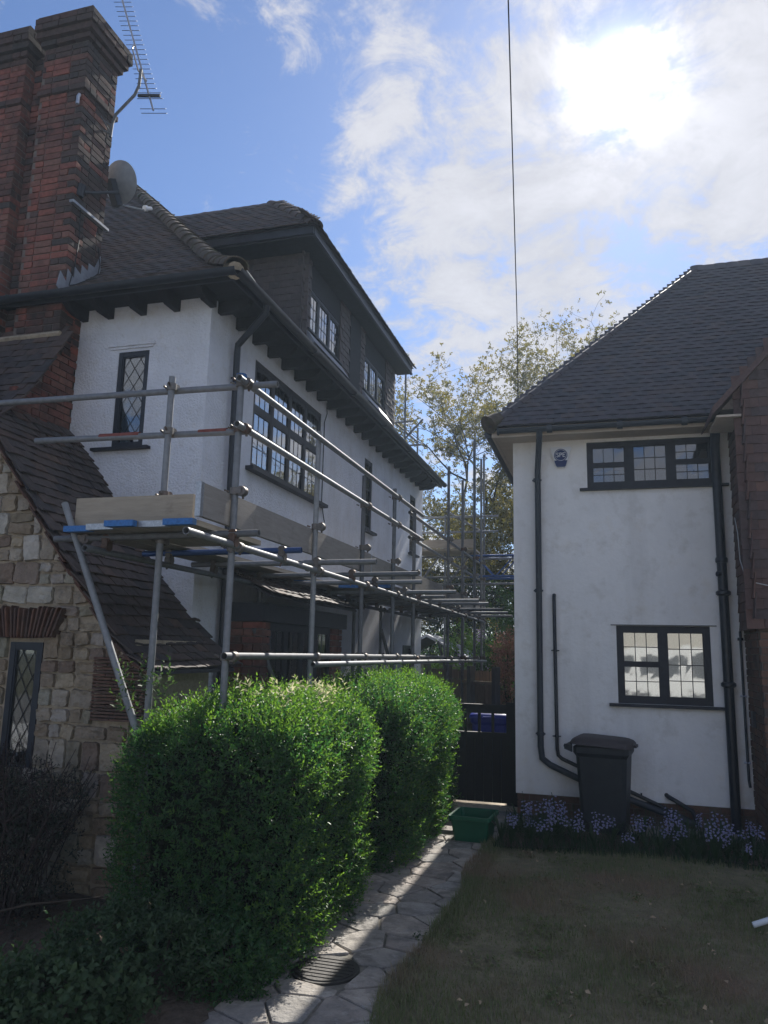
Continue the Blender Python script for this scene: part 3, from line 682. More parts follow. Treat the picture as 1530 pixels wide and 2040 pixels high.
def along(a, b, step, lift=0.0, wob=.01, tl0=.025):
    a = np.array(a, float); b = np.array(b, float); d = nrm(b - a); L = np.linalg.norm(b - a); u = nrm(np.cross(d, (0, 0, 1))); n = np.cross(u, d); out = []; s = 0
    while s < L:
        tl = tl0 + random.uniform(-.5, .5) * tl0; y = nrm(d * math.cos(tl) - n * math.sin(tl)); z = nrm(np.cross(u, y)); z = z if z[2] > 0 else -z
        out.append(basis(u, y, z, a + d * s + n * (lift + .02) + u * random.uniform(-wob, wob))); s += step
    return out
hp = [(EX + .05, EY - .05, 5.47), (EX - .35, EY + .35, 5.745), (EX - .78, EY + .78, 6.14), (EX - 4.7, EY + 4.7, 10.06)]
ms = along(hp[0], hp[1], .24) + along(hp[1], hp[2], .26) + along(hp[2], hp[3], .30)
pieces(roof, 'hip_tile', BON, ms, 'tile_moss', limit=60)
rt = along((-8.07, 10.9, 10.02), (-8.07, 12.0, 10.02), .36); pieces(roof, 'ridge_tile', BON, rt, 'tile_moss', limit=20)
# mortar plug under the lowest bonnet
mp = MB(); mp.tube([(EX + .03, EY - .03, 5.47), (EX - .10, EY + .10, 5.55)], .085, 10); mp.build('mortar_bedding', 'mortar_stone', house, True)
# eaves: soffit boards, fascia, rafter feet, gutters
ev = MB(); ev.box((-11, EY + .04, 5.462), (EX - .04, YF + .05, 5.49)); ev.box((XL - .05, YF + .052, 5.461), (EX - .04, 16.0, 5.489)); ev.build('soffit', 'black_rafter', house)
fa = MB(); fa.box((-11, EY + .005, 5.40), (EX - .03, EY + .03, 5.515)); fa.box((EX - .029, EY + .006, 5.401), (EX - .005, 16.0, 5.514)); fa.build('fascia', 'black_wood', house)
def rafter_mesh():
    mb = MB(); pr = [(0, 0), (0, -.125), (.20, -.125), (.29, -.10), (.35, -.05), (.37, 0)]
    mb.extr([(-.035, -a, c) for a, c in pr], (.07, 0, 0)); me = mb.mesh('rafter_foot'); bm = bmesh.new(); bm.from_mesh(me); bmesh.ops.recalc_face_normals(bm, faces=bm.faces); bm.to_mesh(me); bm.free(); return me
RAF = rafter_mesh(); ms = []
for x in (-3.80, -4.22, -4.62, -5.02, -5.34): ms.append(basis((1, 0, 0), (0, .97, 0), (0, 0, 1), (x, YF, 5.46)))
for i in range(23): ms.append(basis((0, 1, 0), (-1.0, 0, 0), (0, 0, 1), (XL, YF + .16 + i * .41, 5.46)))
pieces(house, 'rafter_foot', RAF, ms, 'black_rafter', limit=60)
gt = MB()
def gutter(mb, a, b, r=.058, n=8):
    a = Vector(a); b = Vector(b); d = (b - a).normalized(); u = d.cross(Vector((0, 0, 1))).normalized(); vs = []
    for p in (a, b):
        for rad in (r, r - .006):
            for i in range(n + 1): an = math.pi + math.pi * i / n; vs.append(p + u * math.cos(an) * rad + Vector((0, 0, 1)) * math.sin(an) * rad)
    m = n + 1; fs = []
    for i in range(n): fs += [(i, i + 1, 2 * m + i + 1, 2 * m + i), (m + i, m + i + 1, 3 * m + i + 1, 3 * m + i), (i, i + 1, m + i + 1, m + i), (2 * m + i, 2 * m + i + 1, 3 * m + i + 1, 3 * m + i)]
    fs += [(0, m, 3 * m, 2 * m), (n, m + n, 3 * m + n, 2 * m + n)]; mb.add(vs, fs)
gutter(gt, (-11, EY - .055, 5.475), (EX + .055, EY - .055, 5.475)); gutter(gt, (EX + .055, EY - .055, 5.474), (EX + .055, 16.0, 5.474))
gt.tube([(EX + .055, EY - .055, 5.445), (EX + .0551, EY - .0551, 5.446)], .05, 8)
for y in (8.2, 9.75, 11.3, 12.9, 14.4): gt.tube([(EX + .055, y - .04, 5.452), (EX + .055, y + .04, 5.452)], .052, 10)
gt.build('gutter', 'black_paint', house, True)
dp = MB(); dp.tube([(EX + .04, 6.86, 5.44), (EX + .03, 6.88, 5.36), (XL + .09, 7.04, 5.10), (XL + .075, 7.06, 5.02), (XL + .075, 7.09, 2.6), (XL + .075, 7.10, .0)], .036, 12)
for z in (4.75, 3.2, 1.9): dp.tube([(XL + .01, 7.085, z), (XL + .075, 7.085, z)], .012, 6); dp.tube([(XL + .075, 7.085, z - .025), (XL + .075, 7.085, z + .025)], .043, 12)
dp.build('downpipe', 'iron_pipe', house, True)
# cables on the wall and up the hip
cb = MB(); cb.tube([(EX - .04, EY + .1, 5.70), (EX + .01, EY + .3, 5.60), (EX + .02, EY + .7, 5.53), (EX + .03, EY + 1.1, 5.535)], .006, 5); cb.build('cable', 'cable_white', house)
cb = MB(); cb.tube([(XL + .02, 9.95, 5.40), (XL + .02, 9.98, 5.25), (XL + .015, 9.90, 5.1), (XL + .015, 9.9, 3.95), (XL + .02, 9.96, 3.78), (XL + .03, 10.0, 3.66)], .007, 5); cb.build('cable', 'cable', house)
# ---- dormer
DX, D0, D1 = -3.86, 9.05, 13.72
dm = MB(); fD = Fr((DX, D0, 0), (0, 1, 0), (1, 0, 0)); dy = lambda y: y - D0
wall_open(dm, fD, D1 - D0, 5.7, 7.32, [(dy(9.20), dy(10.58), 6.24, 6.88), (dy(11.70), dy(13.1), 6.24, 6.88)], .08)
dm.add([(DX, D0, 5.6), (-6.2, D0, 5.6), (-6.2, D0, 7.32), (DX, D0, 7.32)], [(0, 1, 2, 3)]); dm.add([(DX, D1, 5.6), (-6.2, D1, 5.6), (-6.2, D1, 7.32), (DX, D1, 7.32)], [(0, 1, 2, 3)])
dor = dm.build('dormer', 'black_rafter', house)
ms = tile_rows((-6.3, D0, 5.78), (1, 0, 0), (0, 0, 1), 16, lambda r: (max(0, (r * .1 - .1) * 0), 2.42), w=.168, tilt=.09, lift=.012)
def pier(y0, y1, x=DX, z0=6.02, rows=13): return tile_rows((x, y0, z0), (0, 1, 0), (0, 0, 1), rows, lambda r: (0.02, y1 - y0 - .02), w=.168, tilt=.10, lift=.014)
ms2 = pier(9.05, 9.2, z0=5.80, rows=15) + pier(10.62, 10.96) + pier(11.54, 11.70) + pier(13.16, 13.70)
pieces(dor, 'hung_tile', TILES, ms + ms2, 'tile_cheek', limit=230)
rc = MB(); rc.box((DX + .001, 10.98, 6.0), (DX + .03, 11.52, 7.28)); rc.build('dark_panel', 'black_rafter', dor)
for y0 in (9.20, 11.70):
    window(house, Fr((DX, y0, 6.24), (0, 1, 0), (1, 0, 0)), 1.38, .64, 3, fo=.05, mu=.055, nx=3, ny=3, b=-.015, pane='pane_bright', mt='black_wood', sill=(.02, .02, .05, .025, 'black_wood'), name='window')
    la = MB(); la.hexa([(DX + .004, y0 - .02, 6.04), (DX + .16, y0 - .02, 6.0), (DX + .16, y0 + 1.42, 6.0), (DX + .004, y0 + 1.42, 6.04), (DX + .004, y0 - .02, 6.20), (DX + .03, y0 - .02, 6.20), (DX + .03, y0 + 1.42, 6.20), (DX + .004, y0 + 1.42, 6.20)]); la.build('lead_apron', 'lead', dor)
ap = tile_rows((EX, 8.9, 5.50), (0, 1, 0), (-.82, 0, .574), 6, lambda r: (-.6, 5.6), lift=.02); pieces(roof, 'eave_tile', TILES, ap, 'tile', limit=60)
sf = MB(); sf.box((-6.6, D0 - .40, 7.262), (DX + .27, D0, 7.292)); sf.box((DX, D0 + .001, 7.263), (DX + .27, D1 + .2, 7.291)); sf.build('dormer_soffit', 'black_wood', dor)
sf = MB(); sf.box((-6.6, D0 - .43, 7.285), (DX + .29, D0 - .402, 7.40)); sf.box((DX + .272, D0 - .40, 7.251), (DX + .30, D1 + .22, 7.399)); sf.box((DX + .301, D0 - .42, 7.262), (DX + .315, D1 + .22, 7.28)); sf.build('dormer_fascia', 'black_paint', dor)
drr = ring_roof(-9.6, DX + .33, D0 - .46, D1 + .25, [(0, 7.39), (.14, 7.50), (.30, 7.66), (1.02, 8.43)]).build('dormer_roof', 'tile_plain', house)
def dspan(r): t = r * .1 * .70; return (-3.2, -t - .13)
ms = tile_rows((DX + .33, D0 - .46, 7.395), (1, 0, 0), (0, .70, .714), 15, dspan, lift=.02, edge=lambda r: -r * .07 - .09); pieces(drr, 'dormer_tile', TILES, ms, 'tile', limit=70, rest='dormer_tile_field')
ms = along((DX + .34, D0 - .47, 7.39), (DX + .30 - 1.0, D0 - .44 + 1.0, 8.43), .29, -.05, .002); 
pieces(drr, 'hip_tile', BONS, ms, 'tile', limit=20)
ms = tile_rows((DX + .34, D0 - .46, 7.395), (0, 1, 0), (-.7, 0, .714), 3, lambda r: (r * .07, D1 - D0 + .7), lift=.02); pieces(drr, 'edge_tile', TILES, ms, 'tile', limit=90)
# ---- chimney and hearth breast
CX = -5.40
ch = MB(); ch.box((-5.99, 6.292, 3.2), (CX - .012, 6.808, 8.84)); ch.box((-6.19, 6.40, 3.2), (-5.985, 6.79, 8.60)); ch.box((-7.4, 6.262, 3.2), (-6.205, 6.79, 8.80)); chim = ch.build('chimney', 'mortar', house)
ms = []; hid = lambda p, fc: not (5.36 < p[2] < 5.52 and fc == 'f' and False)
ed = []
brick_box(-5.98, CX, 6.28, 6.82, 4.9, 8.58, 'fr', out=ms)
brick_box(-6.19, -5.99, 6.385, 6.6, 4.9, 8.58, 'f', out=ms, first=1)
brick_box(-7.3, -6.20, 6.25, 6.80, 4.9, 8.50, 'fr', out=ms, first=1)
dark = []; red = []
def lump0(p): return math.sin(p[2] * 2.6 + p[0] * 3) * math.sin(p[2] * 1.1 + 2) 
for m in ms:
    p = m[:3, 3]; side = p[1] > 6.36 and p[0] > -5.5; k = float(lump0(p)); pr = .80 if side else (.42 if p[0] > -5.62 else .14) + .35 * k  # right face takes mostly dark bricks, front mostly red ones
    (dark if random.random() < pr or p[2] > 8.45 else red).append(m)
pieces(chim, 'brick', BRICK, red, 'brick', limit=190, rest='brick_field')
pieces(chim, 'dark_brick', BRICK, dark, 'brick_dark', limit=110)
ms = []
brick_box(-6.00, CX + .035, 6.245, 6.855, 7.95, 8.03, 'fr', out=ms); brick_box(-7.3, -6.19, 6.225, 6.83, 7.90, 7.98, 'fr', out=ms)
brick_box(-6.01, CX + .04, 6.24, 6.86, 8.58, 8.66, 'fr', out=ms); brick_box(-7.3, -6.18, 6.22, 6.84, 8.50, 8.58, 'fr', out=ms, first=1)
brick_box(-6.04, CX + .075, 6.205, 6.895, 8.66, 8.74, 'fr', out=ms, first=1); brick_box(-7.3, -6.15, 6.19, 6.87, 8.58, 8.66, 'fr', out=ms)
brick_box(-6.06, CX + .11, 6.17, 6.93, 8.74, 8.90, 'fr', out=ms, course=.08); brick_box(-7.3, -6.13, 6.16, 6.90, 8.66, 8.82, 'fr', out=ms, course=.08, first=1)
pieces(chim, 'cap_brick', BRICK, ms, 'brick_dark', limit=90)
cc = MB(); cc.box((-6.05, 6.20, 8.66), (CX + .08, 6.90, 8.93)); cc.box((-7.3, 6.19, 8.58), (-6.14, 6.88, 8.85)); cc.build('cap_mortar', 'brick_dark', chim)
ob = MB(); ob.box((CX - .005, 6.24, 6.555), (CX + .045, 6.86, 6.585)); ob.build('lead_ledge', 'lead', chim)
sh = [(5.42, 3.84), (5.55, 3.98), (5.73, 4.16), (5.95, 4.46), (6.15, 4.78), (6.30, 5.06)]
bs = MB(); bs.extr([(CX - .012, 5.56, -.05), (CX - .012, 6.62, -.05), (CX - .012, 6.62, 5.0), (CX - .012, 6.29, 5.0)] + [(CX - .012, y, z - .03) for y, z in sh[::-1][1:] if y > 5.56] + [(CX - .012, 5.56, 3.95)], (-1.6, 0, 0)); bro = bs.build('hearth_breast', 'mortar', house)
def shz(y): return np.interp(y, [a for a, b in sh], [b for a, b in sh])
ms = []; brick_box(-7.0, CX, 5.57, 6.60, 3.0, 5.42, 'r', out=ms, keep=lambda p, fc: (p[2] < shz(p[1]) - .05) if p[1] < 6.3 else (p[2] < 4.9 or p[1] > 6.40) and p[1] < 6.58)
pieces(bro, 'breast_brick', BRICK, ms, 'brick', limit=170)
ms = tile_curve(sh, -7.0, CX + .06, 1, wob=.004); pieces(bro, 'shoulder_tile', TILES, ms, 'tile', limit=90)
vg = MB()
for i in range(len(sh) - 1):
    (a, z0), (b, z1) = sh[i], sh[i + 1]; vg.hexa([(CX - .02, a, z0 - .05), (CX + .035, a, z0 - .05), (CX + .035, b, z1 - .05), (CX - .02, b, z1 - .05), (CX - .02, a, z0), (CX + .035, a, z0), (CX + .035, b, z1), (CX - .02, b, z1)])
vg.build('shoulder_verge', 'mortar_stone', bro)
fl = MB(); fl.tube([(-7, 6.27, 5.07), (CX + .03, 6.27, 5.07)], .03, 6); fl.build('mortar_fillet', 'mortar_stone', bro)
# stepped lead flashing where the roof meets the stack
sf = MB(); lp = [(6.16, 5.56)]
for i in range(5): lp += [(6.20 + i * .105, 5.74 + i * .075 * 1.0), (6.30 + i * .105, 5.66 + i * .095)]
lp += [(6.80, 6.22), (6.82, 6.02), (6.80, 5.98), (6.5, 5.72), (6.2, 5.54)]
sf.extr([(CX + .006, y, z) for y, z in lp], (.008, 0, 0)); sf.build('stepped_flashing', 'lead', chim)
cb = MB(); cb.tube([(CX + .012, 6.40, 6.6), (CX + .02, 6.42, 6.2), (CX + .03, 6.38, 5.9), (CX + .05, 6.30, 5.62), (CX + .2, 6.2, 5.56)], .006, 5); cb.tube([(CX + .012, 6.75, 6.3), (CX + .03, 6.78, 6.1), (CX + .08, 6.7, 5.95), (CX + .16, 6.5, 5.78), (CX + .05, 6.3, 5.60)], .006, 5); cb.build('cable', 'cable', chim)
vt = MB(); vt.tube([(CX - .04, 6.25, 7.75), (CX - .04, 6.25, 7.84), (CX - .04, 6.27, 7.88)], .02, 8); vt.build('wall_fitting', 'alum', chim, True)
# ---- TV aerial on the stack
ae = thing('television_aerial', 'long many-barred television aerial on a cranked mast beside the chimney', 'aerial', (CX, 6.8, 7.6))
a = MB(); a.tube([(-5.345, 6.72, 7.66), (-5.335, 6.72, 7.83), (-5.30, 6.72, 7.94), (-5.075, 6.73, 8.16), (-5.035, 6.74, 8.28), (-5.035, 6.75, 8.50)], .017, 8); a.build('mast', 'galv_dull', ae, True)
a = MB(); a.tube([(CX - .01, 6.66, 7.84), (-5.34, 6.72, 7.80)], .012, 6); a.tube([(CX - .01, 6.66, 7.72), (-5.345, 6.72, 7.70)], .012, 6); a.tube([(CX - .01, 6.6, 7.86), (-5.345, 6.72, 7.71)], .008, 6); a.build('bracket', 'galv_dull', ae)
BA = V(-4.93, 6.90, 8.06); BB = V(-5.44, 6.75, 9.68); d = (BB - BA).normalized()
a = MB(); a.tube([BA, BB], .011, 8); a.build('boom', 'aerial_metal', ae, True)
a = MB(); a.tube([BA + d * .40 + V(.02, 0, 0), BA + d * .55 + V(-.03, -.03, -.02), BA + d * .85 + V(-.03, -.03, -.01), BA + d * .93], .010, 6); a.build('boom_stay', 'aerial_metal', ae, True)
wd = V(.96, .277, .02).normalized()
for i in range(24):
    s = .30 + i * .068; p = BA + d * s; e = MB(); hl = .105 + .0; e.tube([p - wd * hl, p + wd * hl], .0035, 5); e.build('element', 'aerial_dark', ae)
for k, (s, hl) in enumerate(((.16, .15), (.24, .15), (.02, .15), (-.04, .15))):
    p = BA + d * s; e = MB(); e.tube([p - wd * hl, p + wd * hl], .004, 5); e.build('reflector_bar', 'aerial_dark', ae)
e = MB(); p = BA + d * .20; e.hexa([p + wd * sx * .13 + V(0, 0, sz * .016) + V(0, sy * .012, 0) for sz in (-1, 1) for sx, sy in ((-1, -1), (1, -1), (1, 1), (-1, 1))]); e.build('dipole', 'aerial_dark', ae)
# ---- satellite dish
sd = thing('satellite_dish', 'grey satellite dish on a bracket beside the brick chimney', 'satellite dish', (CX, 6.5, 6.6))
DC = V(-5.43, 6.98, 7.27); dn = V(.28, .85, .42).normalized(); du = dn.cross(V(0, 0, 1)).normalized(); dv = du.cross(dn)
a = MB(); n = 28; rings = 6; vs = []
for side in (0, 1):
    for j in range(rings + 1):
        for i in range(n):
            r = .5 * j / rings; an = 2 * math.pi * i / n; vs.append(DC + du * (math.cos(an) * r * .56) + dv * (math.sin(an) * r * .48) + dn * (r * r * .35 - side * .008))
fs = []
for side in (0, 1):
    b = side * (rings + 1) * n
    for j in range(rings):
        for i in range(n): fs.append((b + j * n + i, b + j * n + (i + 1) % n, b + (j + 1) * n + (i + 1) % n, b + (j + 1) * n + i))
b = (rings + 1) * n
for i in range(n): fs.append((rings * n + i, rings * n + (i + 1) % n, b + rings * n + (i + 1) % n, b + rings * n + i))
a.add(vs, fs); a.build('dish', 'dish_grey', sd, True)
a = MB(); a.tube([(CX, 6.37, 6.76), (-5.33, 6.48, 6.80), (-5.28, 6.86, 7.04)], .018, 8); a.tube([(CX + .005, 6.37, 6.70), (CX + .03, 6.37, 6.83)], .045, 8); a.build('bracket', 'aerial_dark', sd, True)
a = MB(); q = DC - dn * .05 - dv * .12; a.hexa([q + du * x + dn * y + dv * z for z in (-.16, .14) for x, y in ((-.05, -.05), (.05, -.05), (.05, .03), (-.05, .03))]); a.build('mount_plate', 'aerial_dark', sd)
q2 = DC + dn * .30 - dv * .32 + du * .10; a = MB(); a.tube([DC - dv * .26 - dn * .01, q2 - dv * .03], .012, 8); a.build('feed_arm', 'dish_grey', sd, True)
a = MB(); a.tube([q2 - dn * .05, q2 - dn * .01], .035, 12); a.tube([q2 - dn * .01, q2 + dn * .06], .024, 10); a.build('receiver', 'sign_white', sd, True)
# ================================================================ STONE OUTHOUSE
oh = thing('stone_outhouse', 'stone outhouse with a swept tiled roof against the white house', 'outhouse', (-5, 6, 0))
OP = [(-3.34, 1.715), (-3.55, 1.84), (-3.75, 2.03), (-3.95, 2.28), (-4.2, 2.57), (-4.6, 3.08), (-4.83, 3.39), (-5.07, 3.71), (-5.38, 4.06), (-6.6, 5.38)]
def opz(x): return float(np.interp(-x, [-a for a, b in OP], [b for a, b in OP]))
OY = 5.36
bd = MB(); loop = [(-3.60, OY + .02, -.05), (-3.60, OY + .02, 1.80)] + [(x, OY + .02, z - .03) for x, z in OP[2:]] + [(-9.2, OY + .02, 2.4), (-9.2, OY + .02, -.05)]
# front wall split round the slit window
WX0, WX1, WZ0, WZ1 = -4.775, -4.455, .86, 1.91
fo_ = Fr((-9.2, OY + .02, 0), (1, 0, 0), (0, -1, 0))
wall_open(bd, fo_, 5.6, -.05, 1.93, [(WX0 + 9.2, WX1 + 9.2, WZ0, WZ1)], .10)
bd.add([(x, OY + .02, z) for x, z in [(-3.60, 1.93), (-3.66, 1.95)] + [(x, z - .03) for x, z in OP[2:]] + [(-9.2, 2.4), (-9.2, 1.93)]], [tuple(range(2 + len(OP) - 2 + 2))])
bd.add([(-3.60, OY + .02, -.05), (-3.60, YF, -.05), (-3.60, YF, 1.95), (-3.60, OY + .02, 1.95)], [(0, 1, 2, 3)])
ow = bd.build('wall', 'mortar_stone', oh)
def stone_mesh(k):
    bm = bmesh.new(); bmesh.ops.create_cube(bm, size=1); rr = random.Random(k * 7 + 1)
    bmesh.ops.subdivide_edges(bm, edges=bm.edges[:], cuts=3, use_grid_fill=True)
    for v in bm.verts:
        c = v.co; 
        # round the face silhouette and the arrises
        if abs(c.y) > .49: c.x *= .97; c.z *= .96
        e = (abs(c.x) > .48) + (abs(c.z) > .45) 
        if e == 2: c.x *= rr.uniform(.90, 1.0); c.z *= rr.uniform(.88, 1.0)
        v.co = c + Vector((rr.uniform(-.025, .025), rr.uniform(-.14, .14), rr.uniform(-.03, .03)))
    me = bpy.data.meshes.new('stone'); bm.to_mesh(me); bm.free(); shade(me, 30); return me
STONE = [stone_mesh(k) for k in range(8)]
ms = []; z = .0; rr = random.Random(5)
while z < 4.6:
    h = rr.choice((.10, .13, .16, .20, .12, .23, .15)); zc = z + h / 2; bad = []
    if WZ0 - .02 < zc < WZ1 + .03: bad.append((WX0 - .012, WX1 + .012))
    if WZ1 + .0 < zc < 2.20: bad.append((-4.86 + (2.2 - zc) * .3, -4.37 - (2.2 - zc) * .3))
    if 1.30 < zc < 1.82: bad.append((-3.92, -3.3))
    spans = [(-6.4, -3.60)]
    for b0, b1 in bad: spans = [q for s0, s1 in spans for q in ((s0, min(s1, b0)), (max(s0, b1), s1)) if q[1] - q[0] > .03]
    for s0, s1 in spans:
        x = s0
        while x < s1 - .03:
            near_v = z + h > opz(x + .2) - .1; wd_ = rr.uniform(.08, .15) if near_v else rr.choice((rr.uniform(.10, .18), rr.uniform(.14, .30)))
            if s1 - x - wd_ < .09: wd_ = s1 - x
            x1 = x + wd_; sub = [(z, h)] if h < .2 or rr.random() < .7 else [(z, h * .5), (z + h * .5, h * .5)]
            for zz, hh in sub:
                lim = min(opz(x1), opz(x)) - .06; hh = min(hh, lim - zz)
                if hh > .04: ms.append(basis((wd_ - rr.uniform(.012, .03), 0, rr.uniform(-.02, .02)), (0, .08, 0), (rr.uniform(-.02, .02), 0, hh - rr.uniform(.010, .026)), ((x + x1) / 2, OY + .034 - rr.uniform(0, .018), zz + hh / 2)))
            x = x1
    z += h
pieces(ow, 'stone', STONE, ms, 'stone', limit=280)
ms = []; z = 1.33
SLIP = bevel_box('tile_slip', 1, 1, 1, .06, .03, 3)
while z < 1.80:
    x = -3.91
    while x < -3.46:
        l = min(rr.uniform(.12, .26), -3.44 - x); ms.append(basis((l - .008, 0, rr.uniform(-.004, .004)), (0, .1, 0), (0, 0, .017), (x + l / 2, OY - .012 + rr.uniform(-.008, .008), z))); x += l
    z += .026
pieces(ow, 'tile_slip', SLIP, ms, 'tile_red', limit=90)
ms = []
for i in range(17):
    an = (i - 8) / 8 * .36; c = np.array([-4.615, 0, 1.20]); dr_ = np.array([math.sin(an), 0, math.cos(an)]); uu = np.array([math.cos(an), 0, -math.sin(an)])
    ln = .25 + rr.uniform(-.015, .01); ctr = c + dr_ * (.745 + ln / 2) / max(math.cos(an), .8); ms.append(basis(uu * .017, (0, .11, 0), dr_ * ln, (ctr[0], OY - .015 + rr.uniform(-.012, .008), ctr[2])))
pieces(ow, 'arch_tile', SLIP, ms, 'tile_red', limit=60)
window(oh, Fr((WX0, OY + .02, WZ0), (1, 0, 0), (0, -1, 0)), WX1 - WX0, WZ1 - WZ0, 1, fo=.05, nx=1, ny=1, b=.0, diamond=(.11, .20), pane='pane_clear', mt='black_paint', casement=.014)
rs = MB(); th = .03
for i in range(len(OP) - 1):
    (a, z0), (b, z1) = OP[i], OP[i + 1]; y1 = YF if a > -5.3 else 5.56
    rs.hexa([(a, 5.28, z0 - th), (a, y1, z0 - th), (b, y1, z1 - th), (b, 5.28, z1 - th), (a, 5.28, z0), (a, y1, z0), (b, y1, z1), (b, 5.28, z1)])
rs.hexa([(-6.6, 5.28, 5.34), (-6.6, 5.56, 5.34), (-9.3, 5.56, 2.3), (-9.3, 5.28, 2.3), (-6.6, 5.28, 5.38), (-6.6, 5.56, 5.38), (-9.3, 5.56, 2.34), (-9.3, 5.28, 2.34)])
orf = rs.build('roof', 'tile_plain', oh)
ms = tile_curve(OP[:9], 5.25, 6.63, 0, wob=.012, tilt=.15, gauge=.108); ms += tile_curve(OP[8:], 5.25, 5.56, 0)
pieces(orf, 'roof_tile', TILES, ms, 'tile', limit=300)
ms = []
for k, (x, z) in enumerate([(x, opz(x)) for x in np.arange(-3.42, -5.5, -.085)]):
    tg = nrm((-(.1), 0, opz(x - .1) - opz(x))); n_ = np.array([-tg[2], 0, tg[0]]); n_ = n_ if n_[2] > 0 else -n_
    yv = nrm(tg * .995 - n_ * .1)
    ms.append(basis(yv * .20, (0, .16, 0), n_ * .013, np.array([x, 5.32 + random.uniform(-.012, .012), z]) - n_ * (.035 + .012 * (k % 2))))
pieces(orf, 'verge_tile', SLIP, ms, 'tile_red', limit=60)
vm_ = MB()
for i in range(len(OP) - 1):
    (a, z0), (b, z1) = OP[i], OP[i + 1]; vm_.hexa([(a, 5.318, z0 - .10), (a, 5.37, z0 - .10), (b, 5.37, z1 - .11), (b, 5.318, z1 - .11), (a, 5.318, z0 - .035), (a, 5.37, z0 - .035), (b, 5.37, z1 - .035), (b, 5.318, z1 - .035)])
vm_.build('verge_mortar', 'mortar_stone', orf)
# ================================================================ RIGHT HOUSE
YR, XR = 9.40, -1.08
rh = thing('cream_house', 'cream rendered house with a hipped tiled roof and tile-hung wing on the right', 'house', (2, 12, 0))
w = MB(); fR = Fr((XR, YR, 0), (1, 0, 0), (0, -1, 0)); rx = lambda x: x - XR
wall_open(w, fR, 5.0, .32, 4.66, [(rx(-.19), rx(1.26), 3.885, 4.46), (rx(.09), rx(1.10), 1.375, 2.25)], .08)
w.add([(XR, YR, .32), (XR, 15, .32), (XR, 15, 4.66), (XR, YR, 4.66)], [(0, 1, 2, 3)]); w.add([(XR, 15, -.05), (7, 15, -.05), (7, 15, 4.66), (XR, 15, 4.66)], [(0, 1, 2, 3)])
w.add([(XR, YR, 2.8), (7, YR, 2.8), (7, 15, 2.8), (XR, 15, 2.8)], [(0, 1, 2, 3)]); w.add([(XR, 11.6, .3), (7, 11.6, .3), (7, 11.6, 4.66), (XR, 11.6, 4.66)], [(0, 1, 2, 3)])
w.build('wall', 'render_smooth', rh)
pl = MB(); pl.box((XR + .03, YR + .03, -.05), (5, YR + .2, .315)); pl.box((XR + .031, YR + .2, -.05), (XR + .2, 15, .316)); plo = pl.build('plinth', 'mortar', rh)
ms = []; brick_box(XR + .015, 1.45, YR + .012, YR + .3, .02, .325, 'fl', out=ms, keep=lambda p, fc: fc == 'f' or p[1] > YR + .12); pieces(plo, 'plinth_brick', BRICK, ms, 'brick_old', limit=80)
window(rh, Fr((-.19, YR, 3.885), (1, 0, 0), (0, -1, 0)), 1.45, .575, 3, fo=.055, mu=.075, nx=3, ny=3, b=-.03, pane='pane_dim', mt='black_wood', sill=(.09, .12, .06, .03, 'black_wood'), splits=[(.5, 2, 1), None, (.5, 2, 2)])
window(rh, Fr((.09, YR, 1.375), (1, 0, 0), (0, -1, 0)), 1.01, .875, 2, fo=.06, mu=.07, nx=3, ny=4, b=-.03, pane='pane_mirror', mt='black_wood', sill=(.10, .11, .06, .035, 'black_wood'), splits=[(.5, 2, 2), None])
lk = MB(); lk.box((.03, YR - .012, 2.253), (1.17, YR + .01, 2.262)); lk.build('drip_strip', 'black_wood', rh)
# soffit, fascia, gutters
sf = MB(); sf.box((XR - .19, YR - .33, 4.50), (5.5, YR - .001, 4.525)); sf.box((XR - .191, YR, 4.501), (XR - .001, 15.2, 4.524)); sf.build('soffit', 'soffit', rh)
sf = MB(); sf.box((XR - .20, YR - .355, 4.485), (1.32, YR - .331, 4.60)); sf.box((XR - .215, YR - .354, 4.486), (XR - .192, 15.2, 4.60)); sf.box((XR - .19, YR - .33, 4.525), (XR + .02, YR - .05, 4.62)); sf.build('fascia', 'soffit', rh)
gt = MB(); gutter(gt, (XR - .13, YR - .41, 4.565), (1.30, YR - .41, 4.565), .052); gutter(gt, (XR - .265, YR - .30, 4.56), (XR - .265, 15.1, 4.53), .052); gt.tube([(XR - .265, YR - .31, 4.54), (XR - .265, YR - .29, 4.54)], .05, 8); gt.tube([(XR - .14, YR - .41, 4.545), (XR - .12, YR - .41, 4.545)], .05, 8)
for x in (-.6, .2, .9): gt.tube([(x - .03, YR - .41, 4.545), (x + .03, YR - .41, 4.545)], .05, 10)
gt.build('gutter', 'plastic_grey', rh, True)
dp = MB(); dp.tube([(-.72, YR - .40, 4.54), (-.725, YR - .36, 4.45), (-.765, YR - .10, 4.22), (-.775, YR - .06, 4.12), (-.785, YR - .06, .86), (-.77, YR - .06, .73), (-.68, YR - .06, .66), (-.30, YR - .06, .50), (.62, YR - .07, .20), (.84, YR - .07, .14)], .036, 12)
for z in (4.0, 2.65, 1.0): dp.tube([(-.785, YR - .06, z - .02), (-.785, YR - .06, z + .02)], .044, 12); dp.tube([(-.84, YR - .055, z), (-.73, YR - .055, z)], .011, 6)
dp.build('downpipe', 'plastic_grey', rh, True)
wp2 = MB(); wp2.tube([(-.605, YR + .02, 2.60), (-.605, YR - .035, 2.60), (-.607, YR - .045, 2.57), (-.60, YR - .045, .84), (-.59, YR - .045, .77), (-.55, YR - .045, .735), (-.30, YR - .045, .63), (.2, YR - .055, .42), (.80, YR - .06, .17)], .021, 10)
for z in (1.95, .98): wp2.tube([(-.605, YR - .045, z - .01), (-.603, YR - .045, z + .01)], .028, 10); wp2.tube([(-.65, YR - .04, z), (-.555, YR - .04, z)], .007, 6)
